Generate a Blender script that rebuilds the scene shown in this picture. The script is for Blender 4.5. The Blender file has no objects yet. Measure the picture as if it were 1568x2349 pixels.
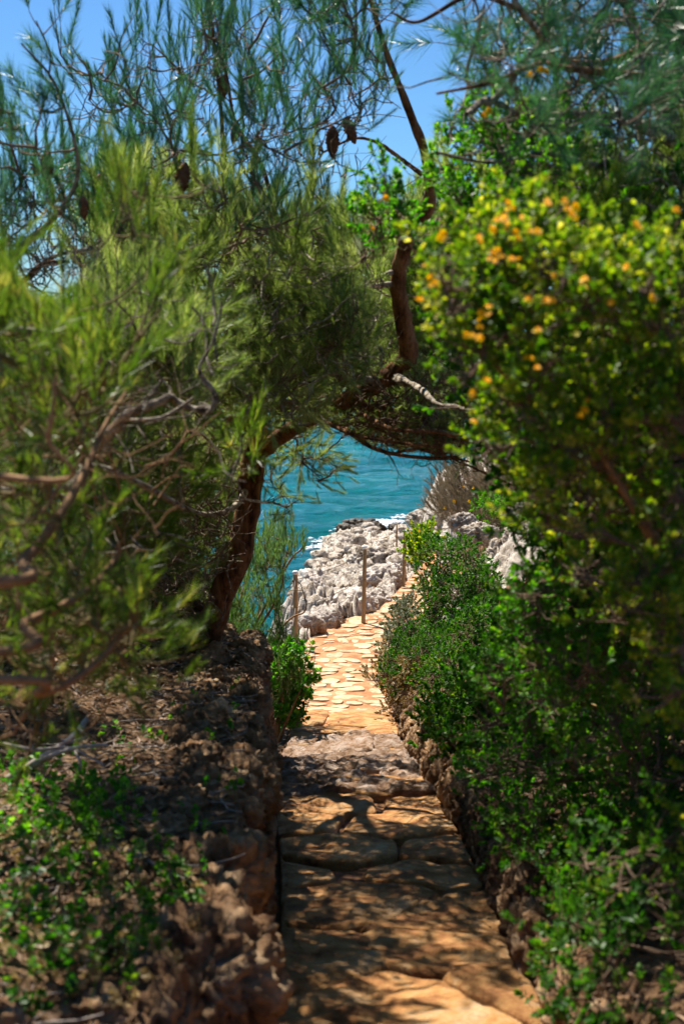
import bpy, math
import numpy as np
from mathutils import Vector

C = bpy.context.scene
col = C.collection
rng = np.random.default_rng(11)

# ------------------------------------------------------------------ camera
CAM_Z = 7.5                      # the sea is at z = 0
PITCH = math.radians(7.94)
cd = bpy.data.cameras.new('camera')
cam = bpy.data.objects.new('camera', cd); col.objects.link(cam)
cam.location = (0, 0, CAM_Z)
cam.rotation_euler = (math.pi / 2 - PITCH, 0, 0)
cd.sensor_width = 36; cd.sensor_fit = 'AUTO'; cd.lens = 50.04
cd.clip_start = 0.1; cd.clip_end = 30000
cd.dof.use_dof = True; cd.dof.focus_distance = 17.0; cd.dof.aperture_fstop = 3.4
C.camera = cam

# ------------------------------------------------------------------ light
SUN_EL, SUN_AZ = math.radians(58), math.atan2(-0.49, 0.87)   # ahead and to the left
w = bpy.data.worlds.new('World'); C.world = w; w.use_nodes = True
nt = w.node_tree
bg = nt.nodes['Background']
sky = nt.nodes.new('ShaderNodeTexSky'); sky.sky_type = 'NISHITA'
sky.sun_disc = False; sky.sun_elevation = SUN_EL; sky.sun_rotation = SUN_AZ
sky.air_density = 0.9; sky.dust_density = 0.3; sky.ozone_density = 5.0; sky.altitude = 0
tint = nt.nodes.new('ShaderNodeMix'); tint.data_type = 'RGBA'; tint.blend_type = 'MULTIPLY'; tint.inputs[0].default_value = 1
tint.inputs[7].default_value = (0.52, 0.80, 1.0, 1)          # one even tint: the deep blue of a polarised sky
nt.links.new(sky.outputs[0], tint.inputs[6])
nt.links.new(tint.outputs[2], bg.inputs[0]); bg.inputs[1].default_value = 0.055
sl = bpy.data.lights.new('sun', 'SUN'); sl.energy = 5.0; sl.angle = math.radians(0.5); sl.color = (1.0, 0.93, 0.82)
sun = bpy.data.objects.new('sun', sl); col.objects.link(sun)
sdir = Vector((math.sin(SUN_AZ) * math.cos(SUN_EL), math.cos(SUN_AZ) * math.cos(SUN_EL), math.sin(SUN_EL)))
sun.rotation_euler = sdir.to_track_quat('Z', 'Y').to_euler()
C.view_settings.view_transform = 'Standard'; C.view_settings.look = 'None'
C.view_settings.exposure = 1.25; C.view_settings.gamma = 1; C.view_settings.use_curve_mapping = False
C.render.engine = 'CYCLES'
C.cycles.use_denoising = True
C.cycles.max_bounces = 6; C.cycles.diffuse_bounces = 3; C.cycles.glossy_bounces = 2
C.cycles.transmission_bounces = 4; C.cycles.transparent_max_bounces = 4
C.cycles.sample_clamp_indirect = 4.0
C.cycles.caustics_reflective = False; C.cycles.caustics_refractive = False

# ------------------------------------------------------------------ picture <-> place
F = 3265.0
CP, SP = math.cos(PITCH), math.sin(PITCH)
def P(px, py, d):
    px, py, d = np.asarray(px, float), np.asarray(py, float), np.asarray(d, float)
    xr = (px - 784) / F; yr = (1174.5 - py) / F
    vy = CP + yr * SP; vz = -SP + yr * CP
    t = d / vy
    return np.stack(np.broadcast_arrays(xr * t, d, CAM_Z + vz * t), -1)
def proj(p):
    x, y, z = p[..., 0], p[..., 1], p[..., 2] - CAM_Z
    f = y * CP - z * SP; u = y * SP + z * CP
    f = np.maximum(f, 0.05)
    return 784 + F * x / f, 1174.5 - F * u / f
def in_poly(poly, x, y):
    inside = np.zeros(np.shape(x), bool); n = len(poly)
    for i in range(n):
        x1, y1 = poly[i]; x2, y2 = poly[(i + 1) % n]
        c = ((y1 > y) != (y2 > y)) & (x < (x2 - x1) * (y - y1) / ((y2 - y1) if y2 != y1 else 1e-9) + x1)
        inside ^= c
    return inside

# ------------------------------------------------------------------ numpy noise
def _h(ix, iy, iz, s):
    n = (ix.astype(np.int64) * 374761393 + iy.astype(np.int64) * 668265263 + iz.astype(np.int64) * 2147483647 + s * 974634777) & 0xffffffff
    n = ((n ^ (n >> 13)) * 1274126177) & 0xffffffff
    n = ((n ^ (n >> 15)) * 2246822519) & 0xffffffff
    return ((n ^ (n >> 16)) & 0xffffff) / float(0xffffff)
def vnoise(p, s=0):
    i = np.floor(p); f = p - i; f = f * f * (3 - 2 * f)
    ix, iy, iz = i[..., 0], i[..., 1], i[..., 2]; r = 0
    for a in (0, 1):
        for b in (0, 1):
            for c in (0, 1):
                wgt = (f[..., 0] if a else 1 - f[..., 0]) * (f[..., 1] if b else 1 - f[..., 1]) * (f[..., 2] if c else 1 - f[..., 2])
                r = r + wgt * _h(ix + a, iy + b, iz + c, s)
    return r * 2 - 1
def fbm(p, o=4, s=0, g=0.5):
    r = 0; a = 1.0
    for k in range(o):
        r = r + a * vnoise(p * 2.03 ** k + 7.1 * k, s + k); a *= g
    return r
def worley(p, s=0):
    """F1 and F2 of jittered cells"""
    i = np.floor(p); f1 = np.full(p.shape[:-1], 9.0); f2 = f1.copy()
    for a in (-1, 0, 1):
        for b in (-1, 0, 1):
            for c in (-1, 0, 1):
                q = i + np.array([a, b, c])
                j = np.stack([_h(q[..., 0], q[..., 1], q[..., 2], s + k) for k in (0, 1, 2)], -1)
                d = np.linalg.norm(q + j - p, axis=-1)
                f2 = np.minimum(f2, np.maximum(f1, d)); f1 = np.minimum(f1, d)
    return f1, f2
def sstep(a, b, x):
    t = np.clip((x - a) / (b - a), 0, 1); return t * t * (3 - 2 * t)
def nrm(v):
    return v / np.maximum(np.linalg.norm(v, axis=-1, keepdims=True), 1e-9)

# ------------------------------------------------------------------ mesh building
class MB:
    def __init__(s): s.v = []; s.f = []; s.n = 0
    def add(s, V, Fc):
        V = np.asarray(V, float).reshape(-1, 3); Fc = np.asarray(Fc, np.int64)
        s.v.append(V); s.f.append(Fc + s.n); s.n += len(V)
    def mesh(s, name, smooth=False):
        me = bpy.data.meshes.new(name)
        V = np.concatenate(s.v)
        me.vertices.add(len(V)); me.vertices.foreach_set('co', V.astype(np.float32).ravel())
        loops = np.concatenate([f.ravel() for f in s.f])
        tot = np.concatenate([np.full(len(f), f.shape[1]) for f in s.f])
        me.loops.add(len(loops)); me.loops.foreach_set('vertex_index', loops.astype(np.int32))
        me.polygons.add(len(tot))
        st = np.concatenate([[0], np.cumsum(tot)[:-1]])
        me.polygons.foreach_set('loop_start', st.astype(np.int32))
        try: me.polygons.foreach_set('loop_total', tot.astype(np.int32))
        except Exception: pass
        me.polygons.foreach_set('use_smooth', np.full(len(tot), smooth))
        me.update(calc_edges=True)
        return me
    def build(s, name, mat, parent=None, smooth=False, loc=None):
        if s.n == 0: return None
        me = s.mesh(name, smooth)
        for m in (mat if isinstance(mat, (list, tuple)) else [mat]): me.materials.append(m)
        o = bpy.data.objects.new(name, me); col.objects.link(o)
        if loc is not None: o.location = loc
        if parent: o.parent = parent
        return o
def tag(o, label=None, cat=None, group=None, kind=None):
    if label: o['label'] = label
    if cat: o['category'] = cat
    if group: o['group'] = group
    if kind: o['kind'] = kind
    return o
def root(name, label, cat, group=None):
    return tag(bpy.data.objects.new(name, None), label, cat, group)
def link_root(o, loc=(0, 0, 0)):
    col.objects.link(o); o.location = loc; return o

def grid_faces(nu, nv, wrap=False):
    i = np.arange(nu - 1)[:, None]; j = np.arange(nv if wrap else nv - 1)[None, :]
    j2 = (j + 1) % nv
    return np.stack(np.broadcast_arrays(i * nv + j, i * nv + j2, (i + 1) * nv + j2, (i + 1) * nv + j), -1).reshape(-1, 4)
def tubes(mb, Pt, R, sides=5):
    """Pt (n,k,3), R (n,k): a batch of tapered tubes"""
    Pt = np.asarray(Pt, float); R = np.asarray(R, float)
    if Pt.ndim == 2: Pt = Pt[None]; R = R[None]
    n, k, _ = Pt.shape
    T = nrm(np.gradient(Pt, axis=1))
    ref = np.where(np.abs(T[..., 2:3]) > 0.9, np.array([1.0, 0, 0]), np.array([0, 0, 1.0]))
    A = nrm(np.cross(T, ref)); B = np.cross(T, A)
    a = np.arange(sides) * 2 * math.pi / sides
    ring = A[:, :, None] * np.cos(a)[:, None] + B[:, :, None] * np.sin(a)[:, None]
    V = Pt[:, :, None] + ring * R[:, :, None, None]
    f = grid_faces(k, sides, True)[None] + (np.arange(n) * k * sides)[:, None, None]
    mb.add(V, f.reshape(-1, 4))
def smooth_line(pts, m=6):
    p = np.asarray(pts, float); p = np.concatenate([[2 * p[0] - p[1]], p, [2 * p[-1] - p[-2]]])
    out = []
    for i in range(1, len(p) - 2):
        for t in np.arange(m) / m:
            a, b, c, d = p[i - 1], p[i], p[i + 1], p[i + 2]
            out.append(0.5 * (2 * b + (c - a) * t + (2 * a - 5 * b + 4 * c - d) * t * t + (3 * b - a - 3 * c + d) * t ** 3))
    out.append(p[-2]); return np.array(out)
def limb(mb, pts, sides=10, m=8, knot=0.12):
    """pts: rows of (x,y,z,r) -> lumpy tube; returns its centre line"""
    q = smooth_line(pts, m); L = q[:, :3]; R = np.maximum(q[:, 3], 0.002)
    k = len(L)
    T = nrm(np.gradient(L, axis=0))
    a0 = np.cross(T[0], [0.0, 1.0, 0.2]); A = [a0 / np.linalg.norm(a0)]
    for i in range(1, k):
        v = A[-1] - T[i] * np.dot(A[-1], T[i]); A.append(v / np.linalg.norm(v))
    A = np.array(A); B = np.cross(T, A)
    a = np.arange(sides) * 2 * math.pi / sides
    ring = A[:, None] * np.cos(a)[:, None] + B[:, None] * np.sin(a)[:, None]
    V = L[:, None] + ring * R[:, None, None]
    hf = 1.2 / max(R.mean(), .006)
    nz = fbm(V * hf * .5, 3, 5) * knot + vnoise(V * 5, 9) * knot + np.maximum(0, vnoise(V * hf * .22, 19) - .45) * 1.3 * min(1, knot * 3)
    V = V + ring * (R[:, None] * nz)[..., None]
    mb.add(V, grid_faces(k, sides, True))
    return L

# ------------------------------------------------------------------ materials
def newmat(name):
    m = bpy.data.materials.new(name); m.use_nodes = True
    m.node_tree.nodes.clear(); return m, m.node_tree.nodes, m.node_tree.links
def ramp(ns, stops):
    r = ns.new('ShaderNodeValToRGB'); e = r.color_ramp.elements
    while len(e) < len(stops): e.new(0.5)
    for x, (p, c) in zip(e, stops): x.position = p; x.color = (*c, 1)
    return r
def noise(ns, ls, scale, detail=6, rough=0.6, coord='Object', stretch=None):
    tc = ns.new('ShaderNodeTexCoord'); n = ns.new('ShaderNodeTexNoise')
    n.inputs['Scale'].default_value = scale; n.inputs['Detail'].default_value = detail; n.inputs['Roughness'].default_value = rough
    if stretch:
        mp = ns.new('ShaderNodeMapping'); mp.inputs['Scale'].default_value = stretch
        ls.new(tc.outputs[coord], mp.inputs[0]); ls.new(mp.outputs[0], n.inputs['Vector'])
    else: ls.new(tc.outputs[coord], n.inputs['Vector'])
    return n
def foliage_mat(name, stops, trans, tw=0.45, rough=0.4, scale=2.5, spec=0.35):
    m, ns, ls = newmat(name)
    out = ns.new('ShaderNodeOutputMaterial')
    geo = ns.new('ShaderNodeNewGeometry'); n = noise(ns, ls, scale, 2)
    mx = ns.new('ShaderNodeMath'); mx.operation = 'MULTIPLY_ADD'; mx.inputs[1].default_value = 0.5
    ls.new(geo.outputs['Random Per Island'], mx.inputs[0])
    m2 = ns.new('ShaderNodeMath'); m2.operation = 'MULTIPLY_ADD'; m2.inputs[1].default_value = 1.4; m2.inputs[2].default_value = -0.45
    ls.new(n.outputs[0], m2.inputs[0]); ls.new(m2.outputs[0], mx.inputs[2])
    r = ramp(ns, stops); ls.new(mx.outputs[0], r.inputs[0])
    pb = ns.new('ShaderNodeBsdfPrincipled'); pb.inputs['Roughness'].default_value = rough
    pb.inputs['Specular IOR Level'].default_value = spec
    ls.new(r.outputs[0], pb.inputs['Base Color'])
    tr = ns.new('ShaderNodeBsdfTranslucent')
    mc = ns.new('ShaderNodeMix'); mc.data_type = 'RGBA'; mc.blend_type = 'MULTIPLY'; mc.inputs[0].default_value = 1
    ls.new(r.outputs[0], mc.inputs[6]); mc.inputs[7].default_value = (*trans, 1); mc.clamp_result = False
    ls.new(mc.outputs[2], tr.inputs[0])
    mix = ns.new('ShaderNodeMixShader'); mix.inputs[0].default_value = tw
    ls.new(pb.outputs[0], mix.inputs[1]); ls.new(tr.outputs[0], mix.inputs[2]); ls.new(mix.outputs[0], out.inputs[0])
    return m
def rough_mat(name, stops, scale=6, bump=0.4, bscale=30, rough=0.85, stretch=None, stain=None, stain_h=None, dist=0.02, vary=0.22):
    m, ns, ls = newmat(name)
    out = ns.new('ShaderNodeOutputMaterial'); pb = ns.new('ShaderNodeBsdfPrincipled')
    pb.inputs['Roughness'].default_value = rough; pb.inputs['Specular IOR Level'].default_value = 0.2
    n = noise(ns, ls, scale, 8, 0.65, stretch=stretch); r = ramp(ns, stops); ls.new(n.outputs[0], r.inputs[0])
    colour = r.outputs[0]
    if stain:
        mixc = ns.new('ShaderNodeMix'); mixc.data_type = 'RGBA'
        mixc.inputs[7].default_value = (*stain, 1); ls.new(colour, mixc.inputs[6])
        tc = ns.new('ShaderNodeTexCoord'); sx = ns.new('ShaderNodeSeparateXYZ'); ls.new(tc.outputs['Object'], sx.inputs[0])
        sn = noise(ns, ls, 5, 3)
        ad = ns.new('ShaderNodeMath'); ad.operation = 'MULTIPLY_ADD'; ad.inputs[1].default_value = 0.5
        ls.new(sn.outputs[0], ad.inputs[0]); 
        ls.new(sx.outputs[2], ad.inputs[2])
        mr = ns.new('ShaderNodeMapRange'); mr.inputs[1].default_value = stain_h[0] + 0.25; mr.inputs[2].default_value = stain_h[1] + 0.25
        mr.inputs[3].default_value = 0.0; mr.inputs[4].default_value = 1.0
        ls.new(ad.outputs[0], mr.inputs[0]); ls.new(mr.outputs[0], mixc.inputs[0])
        colour = mixc.outputs[2]
    oi = ns.new('ShaderNodeObjectInfo'); vr = ns.new('ShaderNodeMapRange'); vr.inputs[3].default_value = 1 - vary; vr.inputs[4].default_value = 1 + vary * .5
    ls.new(oi.outputs['Random'], vr.inputs[0]); hs = ns.new('ShaderNodeHueSaturation'); ls.new(vr.outputs[0], hs.inputs['Value']); ls.new(colour, hs.inputs['Color'])
    ls.new(hs.outputs[0], pb.inputs['Base Color'])
    b = ns.new('ShaderNodeBump'); b.inputs['Strength'].default_value = bump; b.inputs['Distance'].default_value = dist
    n2 = noise(ns, ls, bscale, 8, 0.7, stretch=stretch); ls.new(n2.outputs[0], b.inputs['Height']); ls.new(b.outputs[0], pb.inputs['Normal'])
    ls.new(pb.outputs[0], out.inputs[0]); return m

M = {}
M['bark'] = rough_mat('bark', [(0.36, (0.035, 0.016, 0.008)), (0.48, (0.20, 0.082, 0.030)), (0.62, (0.40, 0.20, 0.09))], 14, 1.0, 30, stretch=(1, 1, 0.35), dist=0.05)
M['bark_grey'] = rough_mat('bark_grey', [(0.36, (0.07, 0.045, 0.03)), (0.48, (0.26, 0.21, 0.15)), (0.62, (0.50, 0.44, 0.35))], 30, 1.0, 60, dist=0.02)
M['bark_tan'] = rough_mat('bark_tan', [(0.3, (0.14, 0.07, 0.03)), (0.6, (0.33, 0.19, 0.09))], 20, 0.5, 50, dist=0.006)
M['twig'] = rough_mat('twig', [(0.3, (0.09, 0.055, 0.035)), (0.7, (0.26, 0.18, 0.12))], 20, 0.1, 50)
M['twig_green'] = rough_mat('twig_green', [(0.3, (0.10, 0.08, 0.03)), (0.7, (0.20, 0.15, 0.06))], 20, 0.1, 50)
M['needle_far'] = foliage_mat('needle_far', [(0.12, (0.045, 0.085, 0.016)), (0.42, (0.14, 0.20, 0.05)), (0.68, (0.28, 0.34, 0.14)), (0.92, (0.46, 0.46, 0.28))], (1.8, 1.9, 0.8), 0.42, 0.42, 3)
M['needle_blue'] = foliage_mat('needle_blue', [(0.15, (0.014, 0.055, 0.034)), (0.5, (0.035, 0.11, 0.052)), (0.85, (0.10, 0.19, 0.10))], (1.4, 1.8, 0.9), 0.35, 0.35, 1.5)  # dark blue-green look of backlit needles, put into the colour
M['needle_near'] = foliage_mat('needle_near', [(0.15, (0.030, 0.070, 0.006)), (0.45, (0.070, 0.13, 0.012)), (0.75, (0.17, 0.21, 0.04)), (0.95, (0.36, 0.28, 0.12))], (1.9, 2.1, 0.7), 0.42, 0.4, 9)
M['needle_sapling'] = foliage_mat('needle_sapling', [(0.15, (0.05, 0.10, 0.025)), (0.5, (0.09, 0.16, 0.05)), (0.85, (0.16, 0.22, 0.09))], (1.6, 1.8, 0.9), 0.45, 0.4, 3)
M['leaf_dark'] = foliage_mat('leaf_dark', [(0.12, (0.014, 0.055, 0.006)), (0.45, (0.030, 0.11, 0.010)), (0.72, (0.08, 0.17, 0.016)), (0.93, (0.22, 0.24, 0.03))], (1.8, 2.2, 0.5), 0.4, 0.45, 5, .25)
M['leaf_flower'] = foliage_mat('leaf_flower', [(0.1, (0.022, 0.085, 0.006)), (0.42, (0.08, 0.18, 0.010)), (0.66, (0.22, 0.30, 0.018)), (0.82, (0.42, 0.40, 0.06)), (0.95, (0.6, 0.55, 0.25))], (2.0, 2.0, 0.5), 0.45, 0.5, 7, .25)
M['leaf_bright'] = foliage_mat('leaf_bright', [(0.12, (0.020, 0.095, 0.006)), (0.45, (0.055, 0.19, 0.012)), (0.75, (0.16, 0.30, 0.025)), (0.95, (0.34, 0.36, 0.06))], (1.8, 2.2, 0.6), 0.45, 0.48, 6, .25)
M['leaf_dry'] = foliage_mat('leaf_dry', [(0.15, (0.10, 0.08, 0.03)), (0.5, (0.28, 0.20, 0.08)), (0.85, (0.45, 0.34, 0.17))], (1.2, 1.1, 0.8), 0.3, 0.5, 6)
M['leaf_grey'] = foliage_mat('leaf_grey', [(0.15, (0.09, 0.11, 0.06)), (0.5, (0.17, 0.19, 0.11)), (0.85, (0.28, 0.28, 0.2))], (1.2, 1.2, 0.8), 0.3, 0.5, 4)
M['brush'] = foliage_mat('brush', [(0.2, (0.12, 0.10, 0.06)), (0.55, (0.22, 0.18, 0.12)), (0.85, (0.34, 0.28, 0.20))], (1.1, 1.0, 0.8), 0.25, 0.6, 2)
M['litter'] = foliage_mat('litter', [(0.15, (0.09, 0.045, 0.02)), (0.5, (0.20, 0.11, 0.05)), (0.85, (0.36, 0.22, 0.12))], (1, 1, 1), 0.05, 0.6, 5)
M['soil'] = rough_mat('soil', [(0.34, (0.06, 0.030, 0.014)), (0.48, (0.15, 0.080, 0.036)), (0.64, (0.30, 0.185, 0.095))], 7, 1.0, 26, dist=0.05)
M['lime'] = rough_mat('limestone', [(0.34, (0.06, 0.04, 0.026)), (0.42, (0.32, 0.255, 0.19)), (0.50, (0.55, 0.475, 0.395)), (0.7, (0.72, 0.65, 0.58))], 4, 1.0, 9, dist=0.12)
M['lime_stained'] = rough_mat('stained_limestone', [(0.33, (0.08, 0.06, 0.045)), (0.43, (0.36, 0.30, 0.25)), (0.6, (0.66, 0.59, 0.52)), (0.8, (0.74, 0.68, 0.62))], 7, 1.0, 16, stain=(0.36, 0.17, 0.06), stain_h=(0.10, -0.08), dist=0.03)
M['wall_rock'] = rough_mat('ledge_rock', [(0.36, (0.07, 0.03, 0.012)), (0.47, (0.29, 0.16, 0.075)), (0.62, (0.56, 0.38, 0.22))], 6, 1.0, 22, stain=(0.24, 0.09, 0.03), stain_h=(-0.04, -0.25), dist=0.05, vary=.3)
M['wet_rock'] = rough_mat('wet_rock', [(0.3, (0.02, 0.013, 0.008)), (0.7, (0.07, 0.045, 0.02))], 4, 1.0, 12, rough=0.4, dist=0.05)
M['earth'] = rough_mat('path_earth', [(0.32, (0.20, 0.078, 0.028)), (0.47, (0.30, 0.130, 0.050)), (0.62, (0.42, 0.22, 0.105))], 4, 0.8, 30, dist=0.015)
M['joint'] = rough_mat('joint_soil', [(0.32, (0.05, 0.020, 0.008)), (0.5, (0.14, 0.06, 0.022)), (0.66, (0.26, 0.13, 0.05))], 9, 1.0, 40, dist=0.02)
M['paving'] = rough_mat('paving_stone', [(0.30, (0.32, 0.17, 0.075)), (0.45, (0.46, 0.31, 0.175)), (0.65, (0.55, 0.42, 0.29))], 9, 0.6, 30, dist=0.01)
M['slab'] = rough_mat('worn_slab', [(0.34, (0.15, 0.060, 0.02)), (0.44, (0.36, 0.160, 0.055)), (0.54, (0.49, 0.255, 0.09)), (0.68, (0.54, 0.37, 0.21))], 6, 1.0, 26, dist=0.035)
M['slab_shade_grey'] = rough_mat('shade_grey_slab', [(0.33, (0.09, 0.045, 0.025)), (0.46, (0.27, 0.16, 0.09)), (0.58, (0.40, 0.29, 0.22)), (0.75, (0.52, 0.43, 0.37))], 7, 1.0, 16, dist=0.06)
M['post'] = rough_mat('post_wood', [(0.3, (0.22, 0.14, 0.07)), (0.7, (0.38, 0.27, 0.15))], 8, 0.4, 30, stretch=(1, 1, 0.1), dist=0.005)
M['cap'] = rough_mat('white_paint', [(0.3, (0.7, 0.7, 0.68)), (0.7, (0.8, 0.8, 0.78))], 8, 0.1, 30)
M['wire'] = rough_mat('wire', [(0.3, (0.12, 0.09, 0.07)), (0.7, (0.2, 0.15, 0.12))], 8, 0.1, 30, rough=0.5)
M['cone'] = rough_mat('cone', [(0.3, (0.10, 0.035, 0.018)), (0.7, (0.26, 0.11, 0.06))], 30, 0.5, 60, dist=0.004)
M['deadwood'] = rough_mat('deadwood', [(0.3, (0.20, 0.16, 0.13)), (0.7, (0.44, 0.38, 0.33))], 14, 0.6, 40, dist=0.006)
M['petal'] = foliage_mat('petal', [(0.2, (0.88, 0.42, 0.002)), (0.5, (0.90, 0.58, 0.002)), (0.85, (0.88, 0.72, 0.01))], (1.1, 1.1, 0.6), 0.5, 0.6, 25)
M['foam'] = rough_mat('foam', [(0.3, (0.7, 0.75, 0.76)), (0.7, (0.85, 0.87, 0.88))], 8, 0.3, 20)

# ------------------------------------------------------------------ the lie of the land (z above the sea)
def prof(y, ys, vs): return np.interp(y, ys, vs)
PY = [-6, 0, 5, 9.25, 9.4, 11.2, 11.35, 14, 16, 18, 19.7, 21.9, 25, 28, 32]
PZ = [-0.7, -1.65, -2.48, -3.22, -3.34, -3.62, -3.74, -4.16, -4.42, -4.60, -4.66, -4.72, -4.87, -5.0, -5.1]
def path_z(y): return CAM_Z + prof(y, PY, PZ)
def left_e(y): return prof(y, [-6, 0, 5, 7, 9.3, 11, 13, 16, 18, 19.7, 21.2, 21.9, 22.6, 25, 28, 32], [-.5, -.4, -.24, -.33, -.48, -.55, -.5, -.5, -.54, -.57, -.28, .22, .6, 1.04, 1.6, 2.3])
def right_e(y): return prof(y, [-6, 0, 5, 7, 9.3, 11, 13, 16, 18, 19.7, 21.9, 25, 28, 32], [.7, .7, .70, .68, .66, .62, .58, .52, .50, .78, 1.2, 2.0, 2.6, 3.4])
def out_left(y): return prof(y, [18, 20, 28, 36, 45, 49, 52], [-.75, -.85, -.62, -.62, -.30, .3, 1.6])
def land(x, y):
    """terrain height without small relief; arrays"""
    pz = path_z(y); L = left_e(y); R = right_e(y)
    t = L - x; s = x - R
    z = pz - 0.03 + 0 * x
    # left bank with its ledge
    bank = CAM_Z - 1.40 - 0.105 * y + 0.12 * np.clip(t - 0.3, 0, 4)
    bank = np.maximum(bank, pz)
    zl = pz + (bank - pz) * sstep(0.02, 0.16, t)
    drop = pz - 0.05 - 0.85 * np.clip(t - 0.1, 0, 20)               # slope to the sea
    wl = sstep(12.2, 11.2, y + 0.25 * np.clip(t - 1.2, 0, 9))
    zl = np.where(t > 0, zl * wl + drop * (1 - wl), z)
    # outcrop beyond
    oz = CAM_Z - 4.62 - 0.100 * (y - 21) + 0.10 * np.sin(x * 2.1 + y * 0.7)
    oz = oz - 1.9 * np.clip(out_left(y) - x, 0, 9) - 1.4 * np.clip(y - 47.5, 0, 9)
    wo = sstep(18.0, 19.6, y)
    ledge = sstep(0.0, 0.12, t) * 0.26 * sstep(20.3, 21.6, y) * sstep(29, 25, y)
    zl = np.where(t > 0, zl * (1 - wo) + (np.minimum(oz, pz) + ledge) * wo, z)
    # right bank
    up = 0.30 * sstep(0.02, 0.2, s) + 0.42 * np.clip(s - 0.1, 0, 3.6)
    rise = 0.25 * sstep(0.05, 0.4, s) + 0.95 * np.clip(s - 0.35, 0, 1.7) + 0.25 * np.clip(s - 2.05, 0, 9)
    wr = sstep(15, 19, y)
    zr = pz + up * (1 - wr) + rise * wr
    z = np.where(t > 0, zl, np.where(s > 0, zr, z))
    # past the end of the visible path: outcrop left, headland right
    we = sstep(27.0, 29.5, y)
    hd = CAM_Z - 5.3 - 0.06 * (y - 28) + 1.7 * sstep(1.7, 2.6, x) + 0.45 * np.clip(x - 2.4, 0, 9)
    hd = hd - 1.2 * np.clip(y - 37, 0, 20)
    zf = np.where(x > 1.2, np.maximum(hd, oz), oz)
    z = z * (1 - we) + zf * we
    return np.maximum(z, -2.0)
def rocky(x, y):
    t = left_e(y) - x; s = x - right_e(y)
    a = sstep(18.2, 19.4, y) * (t > 0.0)
    b = sstep(16, 19, y) * sstep(0.15, 0.5, s)
    return np.clip(np.maximum(np.maximum(a, b), sstep(27, 29, y)), 0, 1)
def relief(x, y, z):
    p = np.stack([x, y, z * 0 + 1.7], -1)
    rk = rocky(x, y)
    q = np.stack([x + 0.15 * vnoise(p * 3, 3), y + 0.15 * vnoise(p * 3, 4), z * 0], -1)
    f1, f2 = worley(q * np.array([2.0, 1.5, 1]), 4)
    g1, g2 = worley(q * np.array([6.0, 4.5, 1]), 14)
    rid = 1 - 1.7 * np.abs(fbm(q * np.array([3.2, 2.6, 1]), 4, 18, .6))
    lump = 0.30 * (np.clip(0.62 - f1, 0, 1) - 0.2) + 0.07 * (0.5 - g1) + 0.11 * (rid - .5) + 0.09 * fbm(p * np.array([12, 9, 1]), 4, 8, .6)
    cut = -0.30 * np.exp(-((f2 - f1) / 0.09) ** 2)
    soft = 0.035 * fbm(p * 2.2, 4, 2) + 0.018 * fbm(p * 9, 3, 6)
    onpath = (x > left_e(y) - 0.03) & (x < right_e(y) + 0.03) & (y < 28)
    off = rk * (lump + cut) + (1 - rk) * soft
    return np.where(onpath, 0.25 * soft * 0 - 0.02, off)
def height(x, y):
    x = np.asarray(x, float); y = np.asarray(y, float)
    z = land(x, y); return z + relief(x, y, z)

xs = np.concatenate([np.linspace(-9, -2.2, 40), np.linspace(-2.15, 3.6, 190), np.linspace(3.7, 12, 50)])
ys = np.concatenate([np.linspace(-6, 2.6, 40), np.linspace(2.65, 30, 520), np.linspace(30.06, 54, 260)])
X, Y = np.meshgrid(xs, ys, indexing='ij')
Z = height(X, Y)
mb = MB(); mb.add(np.stack([X, Y, Z], -1), grid_faces(len(xs), len(ys))[:, ::-1])
ground = tag(mb.build('ground', [M['soil'], M['lime']], smooth=True), 'brown earth bank and pale jagged limestone shelf either side of the footpath', kind='structure')
fc = grid_faces(len(xs), len(ys))
rk = rocky(X, Y).ravel()[fc[:, 0]] > 0.45
ground.data.polygons.foreach_set('material_index', rk.astype(np.int32))
ground.data.update()

# ------------------------------------------------------------------ sea
def sea_mat():
    m, ns, ls = newmat('sea_water')
    out = ns.new('ShaderNodeOutputMaterial'); pb = ns.new('ShaderNodeBsdfPrincipled')
    n = noise(ns, ls, 0.10, 5, 0.6, stretch=(1, 0.6, 1))
    r = ramp(ns, [(0.3, (0.0005, 0.080, 0.110)), (0.5, (0.001, 0.140, 0.165)), (0.7, (0.002, 0.205, 0.215))])
    ls.new(n.outputs[0], r.inputs[0]); ls.new(r.outputs[0], pb.inputs['Base Color'])
    pb.inputs['Roughness'].default_value = 0.1; pb.inputs['IOR'].default_value = 1.33; pb.inputs['Specular IOR Level'].default_value = 0.45
    b = ns.new('ShaderNodeBump'); b.inputs['Strength'].default_value = 1.0; b.inputs['Distance'].default_value = 0.75
    n2 = noise(ns, ls, 1.3, 8, 0.66, stretch=(0.55, 1.3, 1)); ls.new(n2.outputs[0], b.inputs['Height']); ls.new(b.outputs[0], pb.inputs['Normal'])
    ls.new(pb.outputs[0], out.inputs[0]); return m
M['sea'] = sea_mat()
sx = np.concatenate([-np.geomspace(9000, 26, 24), np.linspace(-25, 25, 260), np.geomspace(26, 9000, 24)])
sy = np.concatenate([np.array([-3000, -300, -30, 0]), np.linspace(8, 100, 400), np.geomspace(101, 18000, 130)])
X, Y = np.meshgrid(sx, sy, indexing='ij')
q = np.stack([X * 0.22 + Y * 0.05, Y * 0.55 + 0.8 * vnoise(np.stack([X * .1, Y * .1, X * 0], -1), 5), X * 0], -1)
wv = 0.16 * (1 - np.abs(fbm(q, 2, 31))) ** 2 + 0.07 * fbm(q * 3.1, 3, 33)
wv = wv * sstep(400, 90, np.abs(Y)) * sstep(60, 24, np.abs(X))
mb = MB(); mb.add(np.stack([X, Y, wv - 0.06], -1), grid_faces(len(sx), len(sy))[:, ::-1])
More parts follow.
